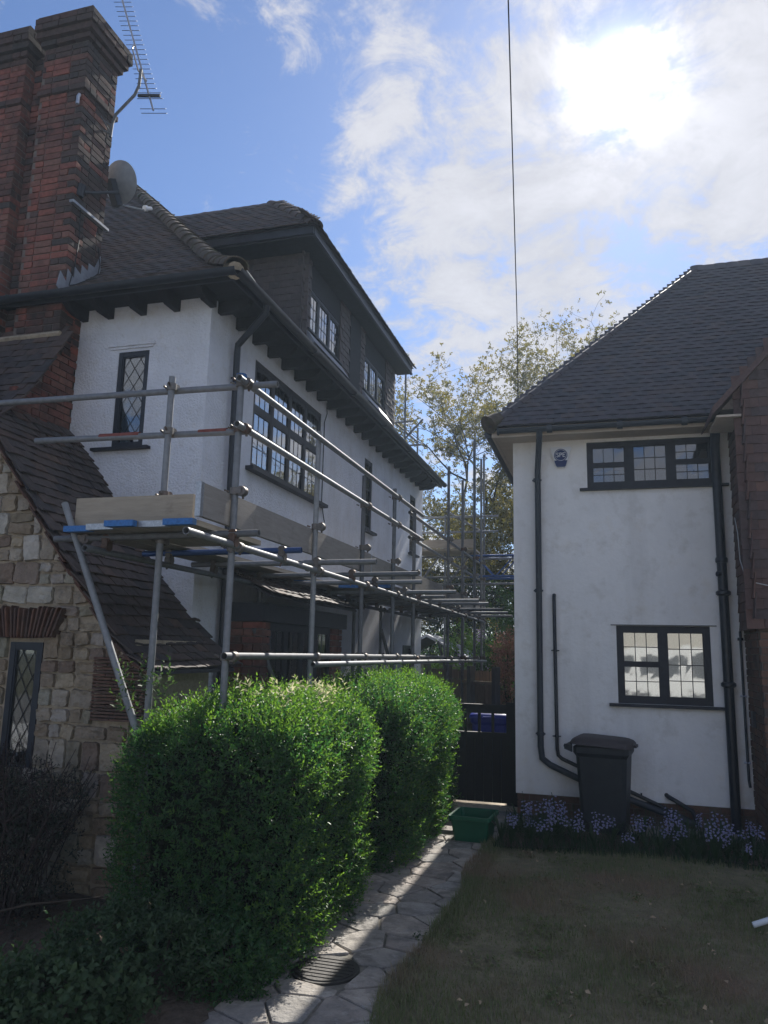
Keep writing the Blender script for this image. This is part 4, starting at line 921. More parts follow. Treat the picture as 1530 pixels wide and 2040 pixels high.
wp2.tube([(.30, YR - .055, .37), (.30, YR - .055, .42)], .01, 6)
wp2.build('waste_pipe', 'plastic_pipe', rh, True)
wp3 = MB(); wp3.tube([(.56, YR + .02, .41), (.58, YR - .05, .40), (.66, YR - .07, .36), (.82, YR - .07, .27), (.88, YR - .07, .10)], .024, 10); wp3.build('waste_pipe', 'plastic_pipe', rh, True)
so_ = MB(); so_.tube([(1.25, YR - .08, 0), (1.25, YR - .08, 3.9), (1.245, YR - .10, 4.30), (1.24, YR - .22, 4.44)], .052, 14)
for z, r in ((1.62, .078), (2.62, .080), (2.99, .066)): so_.tube([(1.25, YR - .08, z - .03), (1.25, YR - .08, z - .015), (1.25, YR - .08, z + .015), (1.25, YR - .08, z + .03)], [.06, r, r, .058], 14)
so_.tube([(1.19, YR - .13, 2.83), (1.23, YR - .11, 2.83)], .03, 10); so_.build('soil_pipe', 'iron_pipe', rh, True)
rw = MB(); rw.tube([(1.405, YR - .03, 2.20), (1.405, YR - .03, .62), (1.41, YR - .06, .55)], .014, 8); rw.tube([(1.405, YR - .03, 2.1), (1.405, YR - .03, 2.13)], .03, 8); rw.build('thin_pipe', 'iron_pipe', rh, True)
rw = MB()
for z in (2.12, 1.50, .80): rw.tube([(1.37, YR - .02, z), (1.43, YR - .04, z)], .012, 6)
rw.build('pipe_clips', 'alum', rh)
# main roof
PR = [(0, 4.60), (2.77, 7.73)]
rr2 = ring_roof(XR - .23, 8.5, YR - .40, 15.3, PR).build('roof', 'tile_plain', rh)
Lr = math.hypot(2.77, 3.13); upr = (0, 2.77 / Lr, 3.13 / Lr)
ms = tile_rows((XR - .23, YR - .42, 4.585), (1, 0, 0), upr, 42, lambda r: (r * .1 * 2.77 / Lr + .12, 4.6), lift=.018, edge=lambda r: r * .1 * 2.77 / Lr + .07)
pieces(rr2, 'roof_tile', TILES, ms, 'tile_plain', limit=150, rest='roof_tile_field')
BON2 = bonnet('hip_tile', .078, .36, 8, 1.0)
ms = along((XR - .23, YR - .40, 4.60), (XR - .23 + 2.60, YR - .40 + 2.60, 7.73 - .19), .20, -.022, .002, .004); pieces(rr2, 'hip_tile', BON2, ms, 'tile_plain', limit=60)
ms = along((XR - .23 + 2.75, YR + 2.37, 7.71), (6, YR + 2.37, 7.71), .33, -.05); pieces(rr2, 'ridge_tile', BON2, ms, 'tile_plain', limit=20)
eb = MB(); eb.tube([(XR - .25, YR - .42, 4.63), (XR - .14, YR - .30, 4.74)], [.12, .09], 10); eb.build('hip_end', 'tile_moss', rh, True)
# tile hung wing
WXL, WY = 1.45, 8.52
wg = MB(); wg.box((WXL + .012, WY + .012, -.05), (6.2, YR + .3, 2.35)); wg.box((WXL - .02, WY - .02, 2.30), (6.2, YR + .5, 4.55))
wg.extr([(1.22, WY - .02, 4.5), (3.75, WY - .02, 7.25), (6.3, WY - .02, 4.5)], (0, 3.6, 0)); wing = wg.build('wing', 'mortar', rh)
ms = []; brick_box(WXL, 6.2, WY, YR, .0, 2.27, 'fl', out=ms, keep=lambda p, fc: (fc == 'f' and p[0] < 2.6) or (fc == 'l' and p[1] > WY + .13)); pieces(wing, 'brick', BRICK, ms, 'brick_old', limit=200)
ms = tile_rows((WXL - .02, YR, 2.20), (0, -1, 0), (0, 0, 1), 25, lambda r: (0.02, YR - WY + .02), tilt=.10, lift=.014)
ms += tile_rows((WXL - .03, WY - .02, 2.20), (1, 0, 0), (0, 0, 1), 24, lambda r: (0.02, 1.6), tilt=.10, lift=.014)
ms += tile_rows((WXL - .03, WY - .02, 4.60), (1, 0, 0), (0, 0, 1), 18, lambda r: (max(0, r * .092 - .1), 1.8), tilt=.10, lift=.014)
pieces(wing, 'hung_tile', TILES, ms, 'tile_hang', limit=300)
vb = MB(); vb.hexa([(1.12, WY - .14, 4.42), (3.75, WY - .14, 7.28), (3.75, WY, 7.28), (1.12, WY, 4.42), (1.12, WY - .14, 4.50), (3.75, WY - .14, 7.36), (3.75, YR + 3, 7.36), (1.12, YR + .3, 4.50)]); vb.build('wing_roof', 'tile_hang', rh)
vb = MB(); vb.box((1.16, WY - .10, 4.395), (1.40, YR - .36, 4.418)); vb.build('wing_soffit', 'soffit', rh)
cb = MB(); cb.tube([(WXL - .055, 9.2, 3.45), (WXL - .065, 9.0, 3.25), (WXL - .065, 8.95, 2.95), (WXL - .05, 8.75, 2.72), (WXL - .02, WY - .06, 2.66), (WXL + .1, WY - .06, 2.63)], .005, 5); cb.build('cable', 'cable_white', rh)
cb = MB(); cb.box((WXL - .03, 8.98, 1.20), (WXL + .02, 9.10, 1.36)); cb.build('meter_box', 'black_paint', rh)
# alarm box with its lettering
ab = thing('alarm_box', 'white and blue burglar alarm box lettered SPE under the eaves', 'alarm box', (-.49, YR, 4.15))
a = MB(); hx = [(-.120, .255), (.120, .255), (.125, .235), (.060, .02), (.045, .0), (-.045, .0), (-.060, .02), (-.125, .235)]
fa_ = Fr((-.495, YR, 4.155), (1, 0, 0), (0, -1, 0))
a.extr([fa_.p(x, .0, z) for x, z in hx], fa_.n * .045); a.build('housing', 'sign_white', ab)
a = MB(); a.extr([fa_.p(x, .046, z) for x, z in [(-.078, .085), (.078, .085), (.058, .018), (.044, .004), (-.044, .004), (-.058, .018)]], fa_.n * .006); a.build('lower_panel', 'sign_blue', ab)
a = MB(); a.extr([fa_.p(math.cos(t) * .080, .0465, .150 + math.sin(t) * .080) for t in np.linspace(0, 2 * math.pi, 28, endpoint=False)], fa_.n * .008); a.build('badge', 'sign_blue', ab)
a = MB()
for t in np.linspace(0, 2 * math.pi, 36, endpoint=False):
    t2 = t + 2 * math.pi / 36; a.hexa([fa_.p(math.cos(q) * r, y, .150 + math.sin(q) * r) for y in (.0545, .0565) for q, r in ((t, .066), (t2, .066), (t2, .070), (t, .070))])
a.build('badge_ring', 'sign_white', ab)
tcu = bpy.data.curves.new('lettering', 'FONT'); tcu.body = 'SPE'; tcu.size = .080; tcu.align_x = 'CENTER'; tcu.align_y = 'CENTER'; tcu.extrude = .001
to = bpy.data.objects.new('t', tcu); COL.objects.link(to); bpy.context.view_layer.update()
me = bpy.data.meshes.new_from_object(to.evaluated_get(bpy.context.evaluated_depsgraph_get())); bpy.data.objects.remove(to)
me.materials.clear(); me.materials.append(MAT['sign_white']); me.transform(Matrix([[.92, 0, 0, -.495], [0, 0, -1, YR - .0565], [0, 1, 0, 4.155 + .150], [0, 0, 0, 1]]))
link('lettering', me, ab)
# ================================================================ SCAFFOLD
sc = thing('scaffold', 'galvanised tube scaffold with boarded deck along the white house', 'scaffold', (-3, 9, 0))
XS = -2.51; R_ = .0242
def tb(name, a, b, m='galv', p=None, r=R_): t = MB(); t.tube([a, b], r, 12, hollow=True); return t.build(name, m, p or sc, True)
STD = [(4.82, 3.85), (6.40, 3.88), (7.80, 3.78), (9.06, 3.90), (10.10, 3.78), (12.45, 5.0), (13.75, 5.05), (15.1, 6.2), (15.95, 6.0)]
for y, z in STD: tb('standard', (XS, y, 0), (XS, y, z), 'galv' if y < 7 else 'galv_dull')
tb('standard', (-3.07, 4.80, 0), (-3.07, 4.80, 3.88))
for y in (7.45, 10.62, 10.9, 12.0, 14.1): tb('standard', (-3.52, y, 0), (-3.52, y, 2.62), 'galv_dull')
for z, x0 in ((3.79, -4.75), (3.45, -4.29)): tb('guard_rail', (x0, 4.86, z + .02), (-2.24 if z > 3.6 else -2.48, 4.86, z - .01))
rp = MB(); rp.tube([(-3.7, 4.86, 3.468), (-3.35, 4.86, 3.466)], .0247, 12, cap=False); rp.build('red_paint_band', 'rust_red', sc, True)
rp = MB(); rp.tube([(-2.85, 4.86, 3.452), (-2.62, 4.86, 3.451)], .0247, 12, cap=False); rp.build('red_paint_band', 'rust_red', sc, True)
for z in (3.79, 3.45): tb('guard_rail', (XS + .045, 4.70, z), (XS + .045, 10.4, z), 'galv'); tb('guard_rail', (XS - .045, 10.0, z - .02), (XS - .045, 16.0, z - .04), 'galv')
tb('ledger', (XS + .048, 4.12, 2.60), (XS + .048, 10.2, 2.57)); tb('ledger', (XS + .048, 10.21, 2.57), (XS + .048, 16.1, 2.54), 'galv_dull')
tb('ledger', (-3.52 + .048, 4.5, 2.56), (-3.52 + .048, 10.2, 2.55), 'galv_dull'); tb('ledger', (-3.52 + .048, 10.21, 2.55), (-3.52 + .048, 16.1, 2.54), 'galv_dull')
TR = [(4.74, -3.92, -2.27), (5.58, -3.72, -2.30), (6.34, -3.7, -1.91), (7.33, -3.7, -1.78), (8.13, -3.7, -1.93), (9.43, -3.7, -1.80), (10.2, -3.7, -2.1), (10.9, -3.7, -1.75), (11.6, -3.7, -1.72), (13.1, -3.7, -1.70), (14.2, -3.7, -1.75), (15.4, -3.7, -1.8)]
for i, (y, a, b) in enumerate(TR): tb('transom', (a, y, 2.665 - .04 * min(1, i / 6)), (b, y, 2.675 - .04 * min(1, i / 6)), 'alum_blue' if i == 1 else ('galv' if i % 3 else 'galv_dull'))
tb('raker', (-3.85, 4.72, 2.93), (-2.48, 4.66, .12), 'galv')
tb('low_rail', (XS + .05, 4.7, 1.845), (XS + .05, 10.0, 1.835), 'galv_dull'); tb('low_rail', (XS - .048, 9.9, 1.84), (XS - .048, 16.0, 1.79), 'galv_dull')
tb('low_rail', (XS + .10, 6.2, 1.775), (XS + .10, 11.8, 1.77), 'galv'); tb('low_rail', (XS + .05, 11.7, 1.77), (XS + .05, 16.2, 1.745), 'galv')
tb('brace', (-3.45, 7.2, 2.1), (-3.0, 8.2, .2), 'galv_dull'); tb('brace', (-3.1, 10.6, 2.2), (-2.9, 11.3, .9), 'galv_dull'); tb('brace', (-3.0, 14.0, 2.1), (-2.7, 14.6, .6), 'galv_dull')
BOARD = {}
def board(x0, y0, y1, z, m='board', end='band_blue'):
    b = MB(); b.box((x0, y0, z), (x0 + .221, y1, z + .038)); o = b.build('board', m, sc)
    e = MB(); e.box((x0 - .002, y0 - .003, z - .002), (x0 + .223, y0 + .05, z + .040)); e.build('end_band', end, o)
zb = 2.70
XB = [-3.755 + k * .228 for k in range(5)]
for k, x in enumerate(XB):
    if k < 2:
        board(x, 4.62 - .05 * k, 8.4, zb + .001 * k, end='band_steel' if k == 1 else 'band_blue'); board(x, 8.42, 12.3, zb - .01); board(x, 12.32, 16.2, zb - .02)
    else:
        board(x, 4.46 + .06 * (k % 2), 5.52, zb + .002, end='band_blue' if k != 3 else 'band_steel'); board(x, 9.3, 12.6, zb - .012); board(x, 12.62, 16.2, zb - .022)  # outer boards left out over the second bay so sun reaches the hedge
t = MB(); t.box((-3.775, 4.755, zb + .045), (-2.80, 4.79, zb + .27)); t.build('toe_board', 'board_x', sc)
for y0, y1, dz in ((4.40, 8.2, .0), (8.21, 12.1, -.01), (12.11, 16.0, -.02)):
    t = MB(); t.box((XS - .062, y0, zb + .045 + dz), (XS - .027, y1, zb + .27 + dz)); o = t.build('toe_board', 'board', sc)
    e = MB(); e.box((XS - .064, y0 - .003, zb + .043 + dz), (XS - .025, y0 + .035, zb + .272 + dz)); e.build('end_band', 'band_steel', o)
CP = MB(); CP.tube([(0, 0, -.026), (0, 0, .026)], .036, 10); CP.tube([(.055, -.022, 0), (.055, .03, 0)], .036, 10); CP.hexa([(.0, -.03, -.02), (.06, -.03, -.02), (.06, .03, -.02), (.0, .03, -.02), (0, -.03, .02), (.06, -.03, .02), (.06, .03, .02), (0, .03, .02)])
CP.tube([(-.03, .045, 0), (.02, .05, 0)], .009, 6); CP.tube([(.05, .03, -.05), (.05, .03, .045)], .009, 6); CP.tube([(-.045, -.01, 0), (-.075, -.02, .01)], .008, 6)
CPm = CP.mesh('coupler'); shade(CPm, 45); ms = []
for y, z in STD:
    for h in (3.79, 3.45, 2.59, 2.99, 1.84):
        if h < z and not (y == 6.40 and h > 3): ms.append(basis((1, 0, 0), (0, 1, 0), (0, 0, 1), (XS, y, h - (.03 if y > 10 else 0))))
for h in (3.80, 3.46, 2.98, 2.65): ms.append(basis((0, 1, 0), (-1, 0, 0), (0, 0, 1), (-3.07, 4.80, h)))
for h in (3.80, 3.45): ms.append(basis((0, 1, 0), (-1, 0, 0), (0, 0, 1), (XS, 4.81, h + .02)))
for i, (y, a, b) in enumerate(TR): ms.append(basis((0, 0, 1), (0, 1, 0), (-1, 0, 0), (XS + .05, y, 2.615))); ms.append(basis((0, 0, 1), (0, 1, 0), (-1, 0, 0), (-3.47, y, 2.60)))
for y in (7.45, 10.62, 10.9, 12.0, 14.1): ms.append(basis((1, 0, 0), (0, 1, 0), (0, 0, 1), (-3.52, y, 2.55))); ms.append(basis((1, 0, 0), (0, 1, 0), (0, 0, 1), (-3.52, y, 1.83)))
ms.append(basis((1, 0, 0), (0, 1, 0), (0, 0, 1), (-3.70, 4.74, 2.66)))
CPm.materials.append(MAT['coupler']); pieces(sc, 'coupler', CPm, ms, 'coupler', limit=140)
cbm = MB(); cbm.tube([(XS, 4.82, 3.80), (XS, 4.82, 3.86)], .038, 10); cbm.tube([(XS + .04, 4.80, 3.83), (XS - .06, 4.86, 3.83)], .02, 8); cbm.build('blue_coupler', 'coupler_blue', sc, True)
# ---- rear scaffold bridging to the right behind both houses
s2 = thing('scaffold_bridge', 'far scaffold with blue lattice beam spanning between the two houses', 'scaffold', (-3, 17, 0))
for x, y, z in ((-3.50, 17.0, 5.0), (-3.15, 17.4, 5.6), (-2.84, 17.0, 6.7), (-2.66, 17.3, 6.45), (-4.6, 17.0, 5.3), (-1.0, 17.0, 4.6)): tb('standard', (x, y, 0), (x, y, z), 'galv_dull', s2)
for z in (4.95, 4.60): tb('guard_rail', (-5.6, 17.05, z), (-2.3, 17.05, z), 'galv', s2)
for z in (4.02, 3.56, 3.40): tb('ledger', (-5.6, 16.95, z), (-2.5, 16.95, z), 'galv_dull', s2)
for k in range(4): b = MB(); b.box((-5.6, 16.6 + k * .23, 4.12), (-2.75, 16.82 + k * .23, 4.16)); b.build('board', 'board_x', s2)
b = MB(); b.box((-5.6, 16.56, 4.17), (-2.75, 16.595, 4.36)); b.build('toe_board', 'board_x', s2)
for yy in (16.85, 17.4):
    bm_ = MB(); bm_.tube([(-2.9, yy, 4.03), (3.0, yy, 4.03)], .026, 8); bm_.tube([(-2.9, yy, 3.57), (3.0, yy, 3.57)], .026, 8); x = -2.8; k = 0
    while x < 2.8: bm_.tube([(x, yy, 3.57 if k % 2 else 4.03), (x + .42, yy, 4.03 if k % 2 else 3.57)], .017, 6); x += .46; k += 1
    bm_.build('lattice_beam', 'alum_blue', s2, True)
tb('ledger', (-2.6, 16.8, 3.40), (3, 16.8, 3.40), 'galv', s2); tb('ledger', (-2.6, 16.8, 3.95), (3, 16.8, 3.95), 'galv', s2)
for a, b in (((-3.5, 17, 3.3), (-2.85, 17, 4.2)), ((-4.6, 17, 3.4), (-4.1, 17, 4.1)), ((-2.66, 17.2, 4.6), (-3.5, 17.1, 5.1)), ((-4.1, 17, 3.4), (-3.6, 17, 4.1))): tb('brace', a, b, 'galv_dull', s2)
# tower behind the dormer
s3 = thing('scaffold_tower', 'lone scaffold poles rising behind the dormer against the sky', 'scaffold', (-4.6, 17.6, 0))
tb('standard', (-4.60, 17.4, 0), (-4.60, 17.4, 8.75), 'galv_dull', s3); tb('standard', (-4.50, 18.3, 0), (-4.50, 18.3, 7.5), 'galv_dull', s3)
tb('guard_rail', (-5.6, 17.45, 7.4), (-4.4, 17.45, 7.42), 'galv_dull', s3); tb('brace', (-5.4, 17.5, 7.9), (-4.3, 17.5, 6.9), 'galv_dull', s3); tb('brace', (-5.2, 17.5, 6.4), (-4.2, 17.6, 7.5), 'galv_dull', s3); tb('ledger', (-5.4, 17.4, 6.8), (-4.2, 17.4, 6.8), 'galv_dull', s3)
# ================================================================ OVERHEAD CABLE
oc = MB(); oc.tube([(-1.5, 14.0, 5.35), (-1.1, 10.2, 6.6), (-.62, 5.2, 7.9), (-.27, 1.0, 9.3), (0.2, -6, 11)], .0065, 6); tag(oc.build('overhead_cable', 'cable'), 'thin black overhead cable crossing the sky', 'cable')
# ================================================================ GATE, FENCE, BINS
gy = 9.92
ga = thing('garden_gate', 'black boarded garden gate with three open slots between hedge and house', 'gate', (-1.5, gy, 0))
x0, x1 = -2.02, -1.16
for i in range(7):
    a = x0 + .05 + i * (x1 - x0 - .1) / 7; b = MB(); b.box((a + .002, gy, .10), (a + (x1 - x0 - .1) / 7 - .002, gy + .025, .92)); b.build('board', 'gate_black', ga)
f = MB(); f.box((x0, gy - .02, .08), (x0 + .09, gy + .04, 1.27)); f.box((x1 - .09, gy - .02, .08), (x1, gy + .04, 1.30)); f.box((x0 + .09, gy - .019, 1.16), (x1 - .09, gy + .039, 1.27)); f.box((x0 + .09, gy - .018, .86), (x1 - .09, gy + .038, .93)); f.build('frame', 'gate_black', ga)
for i in range(3): b = MB(); xx = x0 + .09 + (i + 1) * (x1 - x0 - .18) / 4; b.box((xx - .016, gy - .015, .93), (xx + .016, gy + .03, 1.16)); b.build('slot_bar', 'gate_black', ga)
f = MB(); f.box((x1 + .002, gy - .04, 0), (XR - .004, gy + .06, 1.36)); f.build('post', 'gate_black', ga)
f = MB(); f.box((x0 - .1, gy - .04, 0), (x0 - .004, gy + .06, 1.36)); f.build('post', 'gate_black', ga)
st = MB(); st.box((-2.05, gy - .10, .0), (XR - .005, gy + .12, .075)); tag(st.build('gate_step', 'sill_stone'), 'pale stone step under the black garden gate', 'step')
def wheelie(name, label, loc, rz, body, lid, W=.50, D=.56, Hh=1.0, open_=0):
    t = thing(name, label, 'bin', loc); mt = Matrix.Translation(loc) @ Matrix.Rotation(rz, 4, 'Z')
    def put(mb, nm, m, smooth=False, par=None): mb.v = [tuple(mt @ Vector(v)) for v in mb.v]; return mb.build(nm, m, par or t, smooth)
    b = MB(); w0, d0 = W * .36, D * .36
    lv = [(.06, w0, d0), (.10, w0 + .01, d0 + .01), (Hh * .80, W / 2 - .03, D / 2 - .03), (Hh * .84, W / 2 - .005, D / 2 - .005), (Hh * .90, W / 2 - .005, D / 2 - .005)]
    vs = []
    for z, a, c in lv:
        for px, py in ((-a + .04, -c), (a - .04, -c), (a, -c + .04), (a, c - .04), (a - .04, c), (-a + .04, c), (-a, c - .04), (-a, -c + .04)): vs.append((px, py, z))
    fs = [(i * 8 + k, i * 8 + (k + 1) % 8, i * 8 + 8 + (k + 1) % 8, i * 8 + 8 + k) for i in range(len(lv) - 1) for k in range(8)] + [tuple(range(8))[::-1], tuple(range(32, 40))]
    b.add(vs, fs); bo = put(b, 'body', body)
    r = MB()
    for k in (-1, 0, 1): r.hexa([(k * .13 - .012, -D / 2 + .045 + .055, .12), (k * .13 + .012, -D / 2 + .045 + .055, .12), (k * .13 + .012, -D / 2 + .08 + .055, .12), (k * .13 - .012, -D / 2 + .08 + .055, .12), (k * .14 - .012, -D / 2 + .022, Hh * .78), (k * .14 + .012, -D / 2 + .022, Hh * .78), (k * .14 + .012, -D / 2 + .06, Hh * .78), (k * .14 - .012, -D / 2 + .06, Hh * .78)])
    l = MB(); a, c = W / 2 + .02, D / 2 + .025; z0 = Hh * .90
    lv2 = [(0, 0, 0), (.012, -.004, .035), (.03, -.02, .055), (.07, -.06, .072), (.13, -.12, .080)]; vs = []
    for ins, _, zz in lv2:
        aa, c2, k2 = a - ins, c - ins, .05
        for px, py in ((-aa + k2, -c2), (aa - k2, -c2), (aa, -c2 + k2), (aa, c2 - k2), (aa - k2, c2), (-aa + k2, c2), (-aa, c2 - k2), (-aa, -c2 + k2)): vs.append((px, py, z0 + zz + .03 * (py + c) / (2 * c)))
    l.add(vs, [(i * 8 + k, i * 8 + (k + 1) % 8, i * 8 + 8 + (k + 1) % 8, i * 8 + 8 + k) for i in range(4) for k in range(8)] + [tuple(range(8))[::-1], tuple(range(32, 40))]); lo_ = put(l, 'lid', lid, True)
    h = MB(); h.box((-.09, -c - .03, z0 + .005), (.09, -c, z0 + .03)); put(h, 'lid_grip', lid, par=lo_)
    h = MB(); h.tube([(-a + .04, c + .05, z0), (a - .04, c + .05, z0)], .017, 8); h.hexa([(-a + .04, c - .02, z0 - .06), (-a + .08, c - .02, z0 - .06), (-a + .08, c + .06, z0 - .03), (-a + .04, c + .06, z0 - .03), (-a + .04, c - .02, z0 + .02), (-a + .08, c - .02, z0 + .02), (-a + .08, c + .06, z0 + .02), (-a + .04, c + .06, z0 + .02)]); put(h, 'handle', body)
    for s in (-1, 1): wv = MB(); wv.tube([(s * (W * .36), D / 2 - .06, .10), (s * (W * .45), D / 2 - .06, .10)], .10, 16); put(wv, 'wheel', 'tyre', True)
    return t
wheelie('wheelie_bin', 'dark grey wheelie bin with brownish lid by the cream wall', (-.08, 8.93, .03), math.radians(82), 'bin_dark', 'bin_lid', .56, .58, 1.02)
wheelie('wheelie_bin', 'bright blue wheelie bin seen through the gate slots', (-1.80, 12.3, 0), math.radians(5), 'bin_blue', 'bin_blue', .58, .60, 1.03)
# green recycling box
gb = thing('recycling_box', 'green plastic recycling box on the path before the gate', 'box', (-1.40, 8.30, .03))
b = MB(); mt = Matrix.Translation((-1.385, 8.30, .035)) @ Matrix.Rotation(math.radians(-3), 4, 'Z')
def ringz(z, a, c, r=.03):
    out = []
    for sx, sy, st_ in ((1, 1, 0), (-1, 1, 1), (-1, -1, 2), (1, -1, 3)):
        for k in range(3): an = (st_ + k / 2) * math.pi / 2; out.append((sx * (a - r) + math.cos(an) * r, sy * (c - r) + math.sin(an) * r, z))
    return out
lv = [ringz(0, .165, .20), ringz(.205, .195, .235), ringz(.21, .215, .255), ringz(.245, .215, .255), ringz(.245, .190, .23), ringz(.02, .160, .195)]
vs = [tuple(mt @ Vector(p)) for q in lv for p in q]; fs = [(i * 12 + k, i * 12 + (k + 1) % 12, i * 12 + 12 + (k + 1) % 12, i * 12 + 12 + k) for i in range(5) for k in range(12)] + [tuple(range(60, 72)), tuple(range(12))[::-1]]
b.add(vs, fs); b.build('tub', 'box_green', gb)
for s in (-1, 1):
    b = MB(); b.tube([mt @ Vector((s * .20, -.07, .20)), mt @ Vector((s * .235, -.07, .16)), mt @ Vector((s * .235, .07, .16)), mt @ Vector((s * .20, .07, .20))], .009, 6); b.build('handle', 'bin_dark', gb, True)
# fence behind the gate, with reed screen along its top
fe = thing('garden_fence', 'brown close-board fence with a reed screen on top beyond the gate', 'fence', (-2.6, 15, 0))
P0, P1 = V(-3.3, 14.6, 0), V(-1.72, 13.0, 0); fd_ = (P1 - P0); LF = fd_.length; fu = fd_.normalized(); fn = V(-fu.y, fu.x, 0) * -1
if fn.y > 0: fn = -fn
ff = Fr(P0, fu, fn); n = int(LF / .10)
bm1 = MB(); ff.box(bm1, 0, .098, -.008, .008, .05, 1.38); FB = bm1.mesh('fence_board'); 
for i in range(n):
    b = MB(); ff.box(b, i * .10, i * .10 + .108, -.006 + .006 * (i % 2), .010 + .006 * (i % 2), .05, 1.38 + random.uniform(-.01, .01)); b.build('fence_board', 'fence_wood', fe)
b = MB(); ff.box(b, 0, LF, -.02, .05, 1.385, 1.43); b.build('capping_rail', 'fence_wood', fe)
for i in range(4): b = MB(); a = i * (LF - .1) / 3; ff.box(b, a, a + .1, .02, .12, 0, 1.68); b.build('post', 'fence_grey', fe)
rs_ = MB()
for i in range(int(LF / .03)): a = i * .03; ff.box(rs_, a, a + .014, -.004, .008, 1.44, 1.60 + random.uniform(-.015, .015))
stuff(rs_.build('reed_screen', 'fence_wood', fe))
# far garden shed roof and low fence
shd = thing('garden_shed', 'small grey garden shed beyond the far end of the white house', 'shed', (-4.2, 20, 0))
b = MB(); b.box((-5.4, 19.5, 0), (-3.5, 21.5, 1.75)); b.build('wall', 'fence_grey', shd); b = MB(); b.extr([(-5.6, 19.35, 1.75), (-4.45, 19.35, 2.35), (-3.3, 19.35, 1.75), (-4.45, 19.35, 2.28)], (0, 2.3, 0)); b.build('roof', 'lead', shd)
# inspection cover in the path
ic = thing('inspection_cover', 'round iron inspection cover set in the crazy paving', 'manhole cover', (-1.68, 4.72, 0))
b = MB(); b.tube([(-1.68, 4.72, .005), (-1.68, 4.72, .026)], .205, 40); b.build('frame_ring', 'cover_iron', ic); b = MB(); b.tube([(-1.68, 4.72, .01), (-1.68, 4.72, .032)], .182, 40); b.build('lid', 'cover_iron', ic)
b = MB()
for i in range(-3, 4): b.box((-1.68 - math.sqrt(.03 - (i * .045) ** 2), 4.72 + i * .045 - .006, .031), (-1.68 + math.sqrt(.03 - (i * .045) ** 2), 4.72 + i * .045 + .006, .036))
b.build('rib_pattern', 'cover_iron', ic)
# grey pipe end lying on the lawn and a stick on the soil
b = MB(); b.tube([(.90, 6.20, .10), (1.75, 6.30, .42)], .020, 12, hollow=True); tag(b.build('pipe', 'pvc_white', None, True), 'pale grey plastic pipe lying at the right edge of the lawn', 'pipe')
b = MB(); b.box((0, 0, 0), (1, 1, 1)); b.v = [tuple(V(-3.10, 4.25, .075) + V(.30, .10, .03) * x + V(-.012, .035, 0) * y + V(0, 0, .022) * z) for x, y, z in b.v]; tag(b.build('stick', 'stick'), 'pale broken stick lying on the dark soil', 'stick')
b = MB(); b.tube([(-4.2, 4.3, .10), (-3.7, 4.55, .22), (-3.2, 4.70, .28)], [.006, .008, .004], 6); tag(b.build('twig', 'twig'), 'thin bent twig above the dark planting bed', 'twig')
# ================================================================ VEGETATION
def unit(a): return a / np.maximum(np.linalg.norm(a, axis=-1, keepdims=True), 1e-9)
def leaves_np(base, dirs, nor, ln, wd, fold=.25):
    """pointed leaves: base (N,3), direction, face normal, length, width -> verts, tris (2 per leaf, folded on the midrib)"""
    N = len(base); side = unit(np.cross(dirs, nor)); nn = unit(np.cross(side, dirs))
    ln = ln[:, None]; wd = wd[:, None]
    mid = base + dirs * ln * .45
    v = np.stack([base, mid + side * wd * .5 + nn * wd * fold, base + dirs * ln - nn * ln * .08, mid - side * wd * .5 + nn * wd * fold], 1)
    i = np.arange(N)[:, None] * 4
    f = np.concatenate([i + np.array([[0, 1, 2]]), i + np.array([[0, 2, 3]])], 0)
    return v.reshape(-1, 3), f
def shoots(pos, axis, length, k, leaf, width=.42, open_=.8, rng=RNG):
    """k leaves spiralling up each shoot"""
    N = len(pos); a = unit(axis); ref = np.where(np.abs(a[:, 2:3]) < .9, np.array([[0, 0, 1.]]), np.array([[1., 0, 0]]))
    x = unit(np.cross(a, ref)); y = np.cross(a, x); B = []; D = []; NN = []; Ls = []; R = []
    ph = rng.uniform(0, 6.28, N); tone = rng.uniform(0, 1, N)
    for i in range(k):
        s = (i + .5) / k; an = ph + i * 2.4; per = x * np.cos(an)[:, None] + y * np.sin(an)[:, None]
        op = open_ * (1.15 - .65 * s)
        d = unit(a * (1 - op * .55) + per * op + rng.normal(0, .14, (N, 3))); B.append(pos + a * (length * s)[:, None]); D.append(d)
        NN.append(unit(a * .8 - per * .5 + rng.normal(0, .25, (N, 3)))); Ls.append(leaf * rng.uniform(.7, 1.25, N) * (1.1 - .35 * s)); R.append((tone * .6 + rng.uniform(0, .4, N)))
    B = np.concatenate(B); D = np.concatenate(D); NN = np.concatenate(NN); Ls = np.concatenate(Ls); R = np.concatenate(R)
    v, f = leaves_np(B, D, NN, Ls, Ls * width); return v, f, np.repeat(R, 4)
def lump(p, s, ph=0.0): return (np.sin(p[:, 0] * s + ph) * np.sin(p[:, 1] * s * 1.13 + 1.7 + ph) + np.sin(p[:, 2] * s * .9 + p[:, 0] * s * .6 + ph)) * .5
